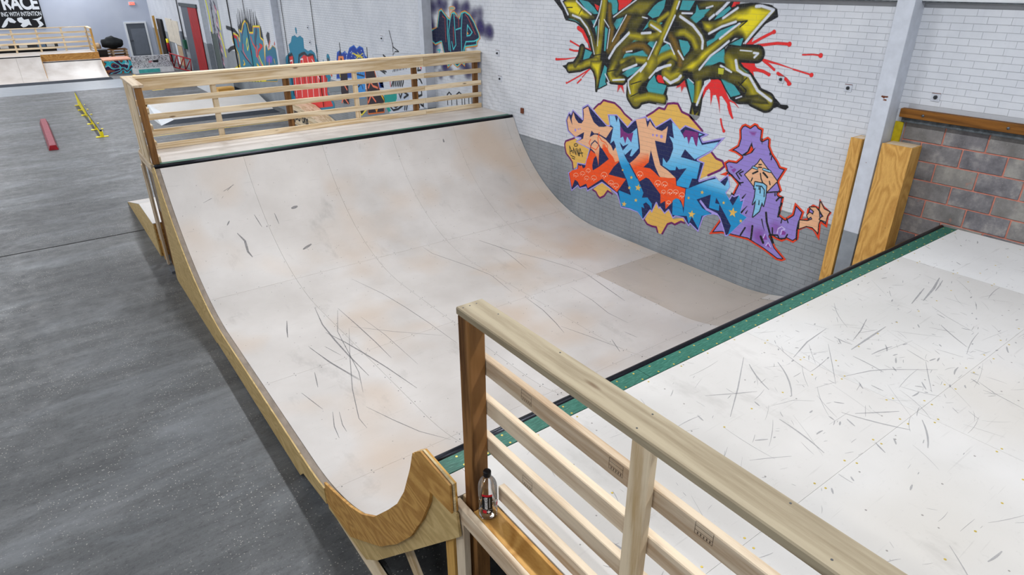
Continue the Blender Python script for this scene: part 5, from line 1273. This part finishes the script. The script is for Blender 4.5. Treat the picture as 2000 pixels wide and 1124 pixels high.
# first letter: peach to orange
c.poly(L1([(215, 360), (255, 480), (282, 550), (265, 430), (300, 290), (340, 420), (400, 505), (460, 512), (500, 450), (505, 330), (495, 235), (590, 180), (630, 330), (700, 490), (800, 580), (900, 580), (960, 565), (1070, 600), (940, 800), (800, 735), (700, 705), (655, 655), (620, 780), (720, 722), (830, 760), (930, 830), (1050, 960), (1120, 1060), (1100, 1130), (960, 1130), (800, 1120), (720, 1080), (640, 1000), (630, 1005), (370, 870), (490, 810), (510, 685), (340, 780), (210, 650), (178, 450)]), PC)
c.poly(L3([(640, 35), (760, 130), (700, 200), (670, 330), (680, 430), (800, 360), (990, 210), (850, 0), (940, -30), (1000, 60), (1080, 150), (1120, 270), (1210, 245), (1090, 360), (990, 510), (1330, 600), (1150, 855), (860, 598), (580, 780), (550, 690), (430, 750), (385, 650), (330, 612), (270, 770), (218, 480), (280, 430), (390, 400), (400, 320), (430, 350), (460, 330), (490, 390), (530, 370), (560, 230)]), OR)
c.grad(L3([(960, -20), (1130, -10), (1212, 240), (1115, 272), (1075, 170), (1000, 85)]), PC, 'f0a074', (1200, 290), (1205, 316))
c.poly(L3([(810, -20), (860, 5), (992, 210), (800, 355), (788, 345)]), NV); c.poly(L3([(742, 175), (690, 250), (680, 420), (792, 352), (772, 235)]), NV); c.grad(L3([(665, -40), (805, -40), (792, 345), (765, 210), (735, 120)]), PC, OR, (1163, 292), (1169, 322))
c.line(L1([(635, 985), (655, 915), (720, 850), (790, 920), (850, 1030)]), 2.2, NV); c.line(L1([(700, 720), (780, 720), (920, 800), (1040, 930), (1080, 1030)]), 2.0, NV)
for pts in [L1([(640, 825), (605, 900), (650, 980), (740, 1030), (790, 960), (780, 800), (805, 690)]), L1([(800, 760), (850, 850), (930, 890), (972, 960), (950, 1080)]), L2([(180, 940), (235, 1030), (255, 1120)]), L2([(185, 940), (215, 1060)]), L3([(1740, -20), (1755, 150), (1690, 180), (1640, 120), (1610, 190), (1500, 210)]), L5([(210, 460), (240, 560), (340, 650), (380, 720), (400, 660), (460, 730), (520, 830)])]: c.line(pts, 1.7, OR)
c.dot(L1([(900, 960)])[0], 4, OR, .05, .9)
# second letter: light blue to blue
c.grad(L1([(1000, 360), (1110, 365), (1145, 490), (1175, 380), (1215, 530), (1215, 640), (1300, 720), (1420, 710), (1540, 605), (1560, 800), (1578, 1000), (1440, 1160), (1400, 1150), (1445, 1008), (1310, 1130), (1255, 1040), (1205, 880), (1270, 960), (1375, 915), (1260, 1050), (1310, 1200), (1400, 1300), (1200, 1250), (1090, 850), (1020, 910), (1080, 590), (1020, 540)]), '8cc8ee', LB, (1200, 225), (1215, 300))
c.grad(L3([(1140, -30), (1250, -20), (1300, 140), (1380, 290), (1570, 655), (1670, 870), (1640, 965), (1750, 960), (1835, 1130), (1230, 1130), (1180, 830), (1425, 912), (1345, 620), (1280, 480), (1200, 270)]), LB, BL, (1217, 300), (1222, 325))
c.poly(L1([(1218, 560), (1285, 665), (1370, 718), (1472, 690), (1430, 885), (1350, 770), (1312, 910), (1270, 768), (1220, 800)]), '7a2d78'); c.poly(L1([(1205, 880), (1270, 965), (1378, 912), (1265, 1042)]), NV); c.poly(L1([(1030, 910), (1090, 850), (1130, 960), (1080, 1050)]), NV)
c.poly(L4([(190, 220), (425, 315), (340, 0), (555, -5), (665, 260), (630, 372), (750, 370), (832, 480), (830, 615), (790, 520), (720, 460), (670, 470), (692, 572), (630, 545), (652, 775), (560, 640), (400, 572), (240, 530)]), BL)
c.poly(L4([(720, 455), (790, 520), (820, 600), (690, 575), (662, 490)]), NV)
# third letter
c.poly(L2([(20, 440), (210, 405), (245, 590), (295, 465), (350, 560), (430, 632), (530, 662), (600, 620), (647, 565), (600, 900), (395, 850), (440, 1130), (300, 1130), (100, 1130), (100, 960), (55, 600)]), PC)
c.poly(L5([(-40, -40), (190, 45), (250, 330), (300, 530), (450, 640), (598, 780), (540, 810), (300, 770), (200, 620), (150, 430), (112, 240), (80, 470), (-20, 545), (-120, 500)]), PC)
c.grad([(1251, 298), (1240, 311), (1230, 319), (1249, 355), (1262, 347), (1268, 350), (1290, 380), (1290, 398), (1299, 393), (1300, 409), (1320, 388), (1330, 392), (1335, 406), (1339, 369), (1321, 363), (1320, 348), (1305, 348), (1288, 346), (1278, 336), (1270, 329), (1257, 327), (1268, 316), (1267, 300)], 'eba27c', OR, (1250, 305), (1255, 324))
c.poly([(1271.3, 294), (1267, 318), (1257, 327), (1269, 328.5), (1280, 337), (1288.5, 346), (1279, 324), (1275, 308)], NV)
for q, r in [(L1([(340, 645)])[0], 2.8), (L1([(397, 628)])[0], 1.5), (L1([(435, 615)])[0], 1.4), (L2([(355, 740)])[0], 2), (L2([(430, 750)])[0], 2.3), (L2([(520, 770)])[0], 3.2)]: c.dot(q, r, '9a8ae0')
# fourth and fifth letters
c.grad([(1313, 239), (1328, 254), (1336, 268), (1364, 268), (1371, 283.5), (1404, 277.5), (1393, 292), (1357, 312), (1338, 292), (1330, 307), (1368, 318), (1361, 350), (1352, 349), (1345, 368), (1322, 363), (1322, 355), (1341, 329), (1326, 331.5), (1321, 325), (1319.5, 333), (1308, 333), (1294, 323.5), (1295, 308), (1302, 318.5), (1308, 311), (1315, 291), (1314, 280), (1307, 266), (1316.5, 270.5), (1314, 255)], '8cc8ee', '2f9fd8', (1340, 300), (1342, 345))
c.poly(L2([(935, 720), (985, 640), (1242, 690), (1235, 800), (1212, 968), (1180, 930), (1130, 760), (1100, 770), (1050, 925), (1020, 775), (1000, 760), (970, 812)]), '7a2d78'); c.poly(L2([(1255, 705), (1330, 735), (1250, 755)]), LB)
c.grad(L6([(200, 190), (240, 185), (640, 25), (790, -5), (960, 135), (1022, 5), (1057, 150), (965, 265), (1112, 522), (1242, 308), (1260, 440), (1312, 440), (1255, 665), (1385, 750), (1012, 1105), (1075, 910), (790, 370), (770, 470), (852, 492), (840, 622), (648, 560), (682, 308), (408, 402), (520, 570), (695, 682), (505, 722), (440, 975), (312, 738), (252, 872), (215, 722), (0, 712), (-70, 700), (-60, 420), (0, 378), (60, 390), (130, 520), (150, 672), (182, 350)]), '7cc2ec', BL, (1375, 352), (1372, 372))
c.poly(L6([(405, 402), (682, 305), (650, 560), (560, 480)]), NV); c.line(L6([(485, 435), (600, 590), (790, 685)]), 4.6, LV); c.poly(L6([(795, 370), (860, 490), (770, 470)]), NV)
for q, r in [(L4([(565, 170)])[0], 7.5), (L4([(392, 170)])[0], 4), (L4([(520, 415)])[0], 4.4), (L4([(290, 490)])[0], 6), (L4([(1815, 262)])[0], 4.6), (L4([(1550, 370)])[0], 3.6), (L4([(1610, 690)])[0], 8.5), (L6([(935, 465)])[0], 4), (L6([(1115, 655)])[0], 10.5), (L6([(1270, 820)])[0], 4.4), (L3([(1262, 425)])[0], 3), (L3([(1432, 570)])[0], 4)]: c.star(q, r, rot=0.15)
for (q, r) in [(L3([(350, 530)])[0], 4.6), (L3([(480, 500)])[0], 4.6), (L3([(590, 445)])[0], 4.4), (L3([(900, 530)])[0], 6), (L3([(700, 590)])[0], 5.5), (L3([(560, 590)])[0], 4.6), (L3([(1035, 680)])[0], 5.2), (L3([(1130, 740)])[0], 5.6), (L3([(1600, 515)])[0], 6), (L4([(950, 90)])[0], 6), (L4([(1085, 110)])[0], 5.6), (L4([(1190, 260)])[0], 5.4), (L4([(1300, 260)])[0], 5), (L4([(1420, 325)])[0], 5.4), (L4([(1160, 470)])[0], 4.4), (L4([(1060, 260)])[0], 4.2)]:
    x, y = q
    c.line([(x + r * math.cos(t), y + r * math.sin(t) * 1.05) for t in np.linspace(2.6, 6.6, 9)], 0.9, 'f6d9c6', .005, .9)
    c.dot((x - r * .35, y + r * .15), r * .24, 'fbe9dd'); c.dot((x + r * .4, y + r * .3), r * .24, 'fbe9dd'); c.dot((x, y + r * .75), r * .17, 'fbe9dd')
for pts in [L1([(225, 955), (240, 1115)]), L1([(225, 955), (285, 1090)]), L1([(235, 1060), (285, 1045)]), L1([(300, 990), (305, 1095)]), L1([(300, 990), (345, 1120)]), L1([(345, 1120), (340, 1010)]), L1([(365, 1000), (370, 1125)]), L1([(365, 1000), (405, 1140)]), L1([(405, 1140), (400, 1020)]), L1([(430, 1000), (415, 1150)]), L1([(430, 1000), (480, 1160)]), L1([(410, 1100), (485, 1090)]), L3([(250, 140), (330, 175)]), L3([(272, 188), (325, 210)])]: c.line(pts, 1.7, BK)
c.line([(1125 + 3.6 * math.cos(t), 283.6 + 2.4 * math.sin(t)) for t in np.linspace(0, 6.3, 12)], 1.6, BK)
film('wizard_mural', c, 'colourful letters with stars and a purple robed wizard painted low on the wall')

# ---- murals along the far part of the wall
K1 = TR(820, 0, 684 / 140); K2 = TR(690, 100, 1383 / 160); K3 = TR(540, 40, 1686 / 300); K4 = TR(440, 20, 963 / 120)
c = Canvas(10.2, 14.6, 1.60, 4.172, 120); c.k = 0.013
rgm = random.Random(5)
for (x, y, r) in [(845, 12, 8), (858, 8, 9), (870, 10, 8), (886, 14, 9), (905, 18, 8), (916, 12, 5), (925, 30, 7), (934, 28, 5), (940, 55, 7), (952, 66, 7), (957, 62, 4), (837, 32, 8), (842, 45, 10), (836, 75, 9), (846, 85, 12), (846, 110, 13), (870, 125, 12), (838, 122, 9), (915, 138, 9), (925, 120, 10), (905, 118, 12), (936, 50, 9), (860, 146, 4), (884, 145, 4), (926, 75, 14), (840, 60, 10)]:
    for k in range(3): c.dot((x + rgm.uniform(-5, 5), y + rgm.uniform(-5, 5)), r * rgm.uniform(.5, .95), '2b2060', 0.22, .6)
up = K1([(105, 280), (160, 260), (180, 100), (205, 80), (270, 165), (285, 175), (300, 115), (330, 105), (375, 165), (390, 115), (430, 100), (475, 130), (520, 200), (570, 320), (578, 370), (550, 405), (550, 445), (440, 460), (432, 640), (400, 610), (360, 650), (315, 610), (265, 655), (250, 560), (225, 500), (205, 410), (150, 435), (115, 400)])
c.bands(up, [(0, 'e08a2e'), (1.6, '45bfc4'), (3.6, '171d40')], .008)
c.poly(K1([(125, 290), (175, 260), (205, 110), (250, 170), (255, 380), (275, 490), (240, 490), (205, 370), (150, 410)]), '141a3c', .008)
c.poly(K1([(280, 200), (305, 205), (300, 330), (320, 470), (335, 440), (335, 300), (330, 140), (375, 180), (385, 270), (385, 480), (300, 490), (275, 350)]), '161c40', .008)
for pts in [K1([(262, 180), (265, 330), (280, 480)]), K1([(290, 190), (275, 300), (295, 490)]), K1([(325, 130), (335, 280), (345, 430), (320, 475), (305, 400)]), K1([(345, 285), (390, 270)]), K1([(405, 130), (395, 300), (400, 490)]), K1([(412, 500), (440, 400), (520, 395), (560, 375)]), K1([(450, 335), (455, 240), (500, 310), (480, 340), (450, 345)]), K1([(170, 480), (195, 475), (185, 505)])]: c.line(pts, 2.2, '48c2c8', .008)
for pts in [K1([(215, 155), (240, 175), (250, 400)]), K1([(335, 150), (370, 180), (372, 260)]), K1([(435, 140), (460, 170), (500, 260), (530, 330)]), K1([(320, 260), (325, 420)])]: c.line(pts, 1.6, 'b2413c', .008)
c.poly(K1([(452, 300), (468, 325), (452, 335)]), 'e08a2e', .008)
c.bands([(883 + 6.5 * math.cos(t), 16.5 + 4.6 * math.sin(t)) for t in np.linspace(0, 6.1, 14)], [(0, 'e0a06a'), (1.6, '8fb09a')], .008); c.line(K1([(285, 95), (290, 160)]), 2.5, 'd8955a', .008)
for x in (262, 300, 350, 400, 425, 465, 495): c.line(K1([(x, 900), (x + 5, 1000)]), 2, '25272c', .01)
for x0, x1 in ((262, 300), (350, 400)): c.line(K1([(x0, 905), ((x0 + x1) / 2, 880), (x1, 905)]), 2.2, '25272c', .01)
film('one_up_graffiti', c, 'dark navy one up graffiti with teal and orange outlines on purple haze')

c = Canvas(14.4, 16.6, 2.3, 4.17, 90); c.k = 0.016
for pts, wd in [([(760, 60), (764, 75), (768, 92), (779, 101)], 1.6), ([(767, 85), (768, 108)], 1.6), ([(768, 106), (772, 101), (779, 101)], 1.4)]: c.line(pts, wd, '2a2d33', .012)
film('arrow_tag', c, 'thin black arrow shaped tag above the far rail')
c = Canvas(13.7, 16.9, 0.0, 4.17, 90); c.k = 0.016
W_, K_ = 'd9dee8', '17191f'
c.poly(K2([(330, 60), (1235, 40), (1290, 960), (620, 1060), (520, 820), (440, 500)]), 'ccd1da', .03)
for pts, wd in [(K2([(455, 320), (540, 380), (500, 330), (560, 350)]), 2.4), (K2([(510, 70), (545, 100)]), 3)]: c.line(pts, wd, '2a2d33', .012)
for k in range(10): c.line(K2([(670 + 25 * k, 350 - 6 * k), (700 + 22 * k, 250 + rgm.uniform(-20, 20))]), 1.8, K_ if k % 2 else '6b7684', .012)
c.line(K2([(720, 240), (780, 260), (790, 290)]), 3, 'e0565c', .012); c.line(K2([(540, 280), (570, 300)]), 1.6, 'e0565c', .012)
for k in range(7): c.line(K2([(650 + 30 * k, 590), (665 + 30 * k, 520 + rgm.uniform(-20, 30)), (680 + 28 * k, 480)]), 3, K_, .012)
c.line(K2([(620, 480), (635, 600)]), 2, 'd23c40', .012); c.poly(K2([(545, 480), (580, 480), (560, 520)]), 'd23c40', .012)
c.poly(K2([(520, 690), (735, 680), (740, 800), (700, 900), (640, 1010), (600, 1030), (530, 900)]), '1f9a90', .012); c.line(K2([(590, 810), (640, 800)]), 2.5, 'a33', .012) if False else None
c.poly(K2([(760, 690), (940, 660), (950, 780), (950, 990), (640, 1010), (600, 920), (700, 880), (760, 800)]), 'b9c4d4', .012)
for pts in [K2([(770, 700), (800, 790), (830, 690)]), K2([(850, 690), (930, 740), (860, 790)]), K2([(620, 930), (680, 1000), (760, 980), (860, 900)]), K2([(640, 900), (720, 950), (800, 890)]), K2([(880, 880), (870, 990)]), K2([(920, 870), (900, 990)]), K2([(1030, 440), (1080, 490), (1060, 540)]), K2([(1080, 440), (1130, 480), (1160, 540)]), K2([(1050, 660), (1150, 650), (1160, 740), (1090, 770)]), K2([(1060, 730), (1100, 740)]), K2([(1110, 880), (1120, 950)]), K2([(1190, 850), (1180, 930), (1140, 900), (1200, 940)]), K2([(1070, 880), (1065, 970)])]: c.line(pts, 3, K_, .012)
for pts in [K2([(1050, 210), (1030, 340)]), K2([(1100, 210), (1170, 320)])]: c.line(pts, 3.2, 'e0565c', .012)
c.line(K2([(1110, 230), (1090, 330), (1140, 320)]), 2.4, K_, .012); c.poly(K2([(1200, 940), (1240, 900), (1280, 930)]), '1f9a90', .012)
film('black_white_graffiti', c, 'black and white characters with a teal patch seen through the far rail')

c = Canvas(15.4, 20.3, 0.0, 3.2, 70); c.k = 0.02
B_, DK = '1d54b8', '2c222c'
c.bands(K3([(660, 440), (665, 350), (690, 330), (720, 360), (750, 335), (780, 370), (800, 300), (850, 270), (880, 310), (910, 280), (950, 300), (970, 380), (1000, 410), (1000, 620), (660, 640)]), [(0, '2a6fd0'), (1.2, '1c3f9c')], .015)
for k in range(22): c.dot(K3([(rgm.uniform(680, 985), rgm.uniform(330, 430))])[0], 0.9, 'e8eef8', .012)
for k in range(7): c.line(K3([(rgm.uniform(800, 960), rgm.uniform(350, 380)), (rgm.uniform(800, 980), rgm.uniform(400, 430))]), 1.2, 'e8d040', .012)
for pts in [K3([(690, 250), (700, 320), (690, 420)]), K3([(690, 250), (712, 400)]), K3([(992, 300), (1000, 420)])]: c.line(pts, 1.8, '22242a', .012)
c.poly(K3([(680, 390), (735, 390), (745, 450), (675, 450)]), 'e88a5a', .012); c.dot(K3([(712, 435)])[0], 3, DK, .012)
c.poly(K3([(830, 530), (965, 520), (975, 780), (975, 860), (860, 900)]), '3b8ed6', .012)
for k in range(5): c.line(K3([(850 + 25 * k, 540), (850 + 25 * k, 590)]), 1.2, '24508c', .012)
c.line(K3([(830, 580), (880, 590), (960, 610)]), 1.8, DK, .012); c.line(K3([(850, 760), (870, 700), (900, 730), (930, 690), (950, 750)]), 1.8, DK, .012)
c.poly(K3([(970, 510), (1060, 510), (1130, 760), (1180, 860), (1180, 1000), (1010, 1020), (1000, 800)]), DK, .012, out='e8742e', ow=1.6)
c.line(K3([(1010, 740), (1030, 670), (1060, 720), (1110, 740)]), 3, 'f07a5a', .012); c.line(K3([(1010, 900), (1040, 820), (1090, 890)]), 3, 'f07a5a', .012); c.line(K3([(1070, 930), (1100, 1000), (1120, 920)]), 2.4, 'f2a23c', .012)
c.poly(K3([(700, 540), (775, 540), (790, 760), (800, 920), (740, 910), (710, 780)]), DK, .012); c.line(K3([(735, 690), (775, 760)]), 3, 'f07a5a', .012); c.line(K3([(720, 900), (740, 840), (790, 910)]), 3, 'f07a5a', .012); c.line(K3([(690, 550), (700, 620)]), 2.6, 'e8d040', .012)
c.poly(K3([(1120, 640), (1165, 640), (1180, 740), (1130, 740)]), '2450b8', .012); c.line(K3([(1140, 800), (1180, 870)]), 2.6, 'f2c83c', .012)
c.poly(K3([(870, 860), (1000, 850), (1000, 1020), (870, 1030)]), '7d848b', .012); c.line(K3([(890, 970), (935, 1040), (1005, 960)]), 2.2, 'f0dc3c', .012); c.line(K3([(910, 970), (935, 1010), (970, 960)]), 4, '1a1a1c', .012)
film('blue_orange_graffiti', c, 'blue and dark orange edged letters with dotted blue cloud behind the far rail')

c = Canvas(18.4, 24.3, 0.0, 3.4, 64); c.k = 0.022
TL = '2a7f9e'
c.poly(K3([(105, 400), (150, 350), (135, 270), (160, 240), (170, 180), (200, 165), (230, 190), (260, 170), (295, 200), (305, 310), (350, 340), (380, 325), (420, 360), (440, 420), (470, 460), (600, 620), (560, 780), (640, 920), (640, 990), (200, 1000), (170, 900), (150, 650), (100, 480)]), TL, .02)
c.dot(K3([(215, 105)])[0], 3.4, TL, .02); c.dot(K3([(218, 130)])[0], 2.6, TL, .02); c.line(K3([(435, 280), (445, 340)]), 4, TL, .02); c.dot(K3([(570, 420)])[0], 6, TL, .02); c.dot(K3([(570, 445)])[0], 4, '4a4f58', .02); c.line(K3([(515, 440), (515, 460)]), 2, TL, .02)
for pts in [K3([(130, 500), (135, 400), (170, 370), (190, 420), (200, 600)]), K3([(240, 600), (250, 390), (280, 370), (310, 360), (345, 400), (370, 380), (410, 390), (430, 600)])]: c.line(pts, 4, '2a2f38', .02)
c.poly(K3([(140, 400), (180, 390), (190, 500), (210, 620), (180, 620)]), 'd43c3c', .015); c.poly(K3([(265, 420), (300, 380), (350, 400), (400, 385), (425, 460), (560, 640), (560, 800), (620, 930), (620, 945), (240, 990), (200, 800), (180, 600), (260, 590)]), 'd83a38', .015)
for k in range(6): c.line(K3([(205 + 62 * k, 600), (225 + 62 * k, 840)]), 2.0, 'e8e4e6', .012); c.line(K3([(240 + 60 * k, 590), (255 + 60 * k, 700)]), 2.2, '46282c', .012)
for pts in [K3([(150, 450), (175, 440), (180, 490)]), K3([(265, 430), (290, 425), (295, 480)]), K3([(340, 410), (355, 480)]), K3([(390, 430), (415, 480)]), K3([(440, 580), (480, 650)])]: c.line(pts, 2, 'f0eef0', .012)
c.poly(K3([(570, 700), (690, 690), (700, 780), (590, 790)]), '7d878e', .015); c.line(K3([(590, 550), (605, 600)]), 5, 'd0563c', .02)
film('red_teal_graffiti', c, 'red block letters on a teal spray cloud behind the far rail')

c = Canvas(24.1, 31.8, 0.3, 4.0, 56); c.k = 0.025
for k in range(22):
    x = 175 + 18 * k + rgm.uniform(-5, 5); t_ = [60, -20, -10, 20, -20, 0, 30, -15, 10, -30, 20, -10, 0, -10, 40, 30, 20, 100, 130, 160, 200, 260][k]
    c.line(K4([(x + 60 if k < 6 else x + 20, 420 + rgm.uniform(-20, 60)), (x + 20, (t_ + 420) / 2), (x, t_)]), 5.5, '2b2f35', .03, .9, taper=True)
c.poly(K4([(200, 250), (330, 120), (420, 260), (560, 260), (600, 450), (500, 600), (250, 600)]), '30343b', .08, .7)
c.line(K4([(20, 270), (80, 290), (150, 320), (210, 400)]), 6, '22262c', .04); c.line(K4([(50, 640), (90, 600), (150, 580), (190, 650)]), 6, '1c2026', .03)
c.bands(K4([(100, 420), (130, 350), (200, 390), (225, 470), (215, 290), (250, 330), (270, 210), (300, 150), (345, 200), (380, 340), (430, 340), (430, 240), (540, 240), (555, 420), (600, 460), (620, 640), (640, 880), (640, 1120), (250, 1120), (240, 900), (130, 950), (140, 910), (230, 850), (210, 700), (120, 500)]), [(0, 'e2d52a'), (2.2, 'd8707a'), (3.4, '3a7f98')], .02)
for pts, cl, wd in [(K4([(340, 440), (330, 530), (350, 630), (365, 560), (345, 460)]), 'e8d838', 2.4), (K4([(290, 250), (260, 400), (270, 600)]), '3c4a66', 4), (K4([(490, 320), (470, 450), (480, 600)]), '3c5068', 9), (K4([(400, 420), (430, 520), (480, 600), (490, 720)]), 'd2504c', 4), (K4([(280, 540), (280, 640), (330, 740), (400, 840)]), 'd8606a', 3.4), (K4([(250, 640), (330, 760), (430, 880)]), '22485e', 3), (K4([(420, 560), (450, 700), (450, 880)]), '1e8a94', 6), (K4([(500, 560), (490, 700), (560, 850), (600, 890)]), 'd8606a', 3), (K4([(540, 540), (580, 560), (520, 640), (510, 720)]), 'd23c34', 4), (K4([(140, 410), (180, 430), (210, 560)]), 'b8242a', 5), (K4([(290, 790), (310, 840), (290, 860)]), 'f0c030', 3), (K4([(530, 720), (560, 800), (600, 880)]), 'e8d838', 3), (K4([(500, 850), (530, 890)]), 'e8c832', 4), (K4([(410, 640), (420, 760)]), 'd23c34', 3)]: c.line(pts, wd, cl, .02)
c.bands(K4([(630, 560), (650, 540), (670, 620), (710, 600), (740, 550), (790, 590), (815, 700), (835, 870), (820, 1120), (640, 1120), (625, 800)]), [(0, 'd8a83c'), (1.0, '33708a')], .02)
c.poly(K4([(640, 730), (700, 710), (740, 740), (730, 830), (650, 810)]), '6a58b8', .06); c.poly(K4([(640, 400), (660, 340), (690, 360), (700, 480), (680, 560)]), '3a3e46', .03); c.line(K4([(690, 760), (690, 880)]), 2.4, 'd87a5a', .02); c.line(K4([(700, 480), (680, 590)]), 3, 'c86a5a', .02); c.line(K4([(790, 460), (770, 540)]), 3, 'c06058', .02); c.line(K4([(765, 770), (780, 830)]), 2.4, 'd8b05a', .02)
for k in range(6): c.line(K4([(330 + 45 * k, 1060), (335 + 45 * k, 1120)]), 2, '23262b', .02)
film('spiky_teal_graffiti', c, 'spiky teal and yellow wild style graffiti with black bursts left of the third column')

c = Canvas(31.9, 35.9, 0.2, 3.9, 48); c.k = 0.03
Q = TR(400, 0, 1349 / 180)
c.poly(Q([(0, 0), (200, 0), (250, 400), (330, 850), (340, 1000), (170, 1000), (120, 600)]), 'aab0b8', .06, .6)
for pts, wd, cl in [([(10, 0), (60, 200), (110, 500), (160, 760)], 5, 'd8dc3a'), ([(190, 180), (220, 330), (230, 420)], 5, 'd8dc4a'), ([(230, 500), (280, 680), (310, 820)], 5, 'e0d830')]: c.line(Q(pts), wd, cl, .03)
for k in range(16):
    y = 10 + k * 62
    c.line(Q([(75 + 0.14 * y + rgm.uniform(-8, 8), y), (90 + 0.16 * y + rgm.uniform(-10, 10), y + 55)]), 4.6, '2f3040' if k % 3 else '4a4a5c', .03)
    c.line(Q([(130 + 0.15 * y + rgm.uniform(-8, 8), y + 20), (150 + 0.15 * y + rgm.uniform(-8, 8), y + 70)]), 3.4, ['3a3444', '9a4a60', 'd8a0b8'][k % 3], .03)
film('tall_scrawl_graffiti', c, 'tall narrow black yellow and pink scrawl near the grey door')
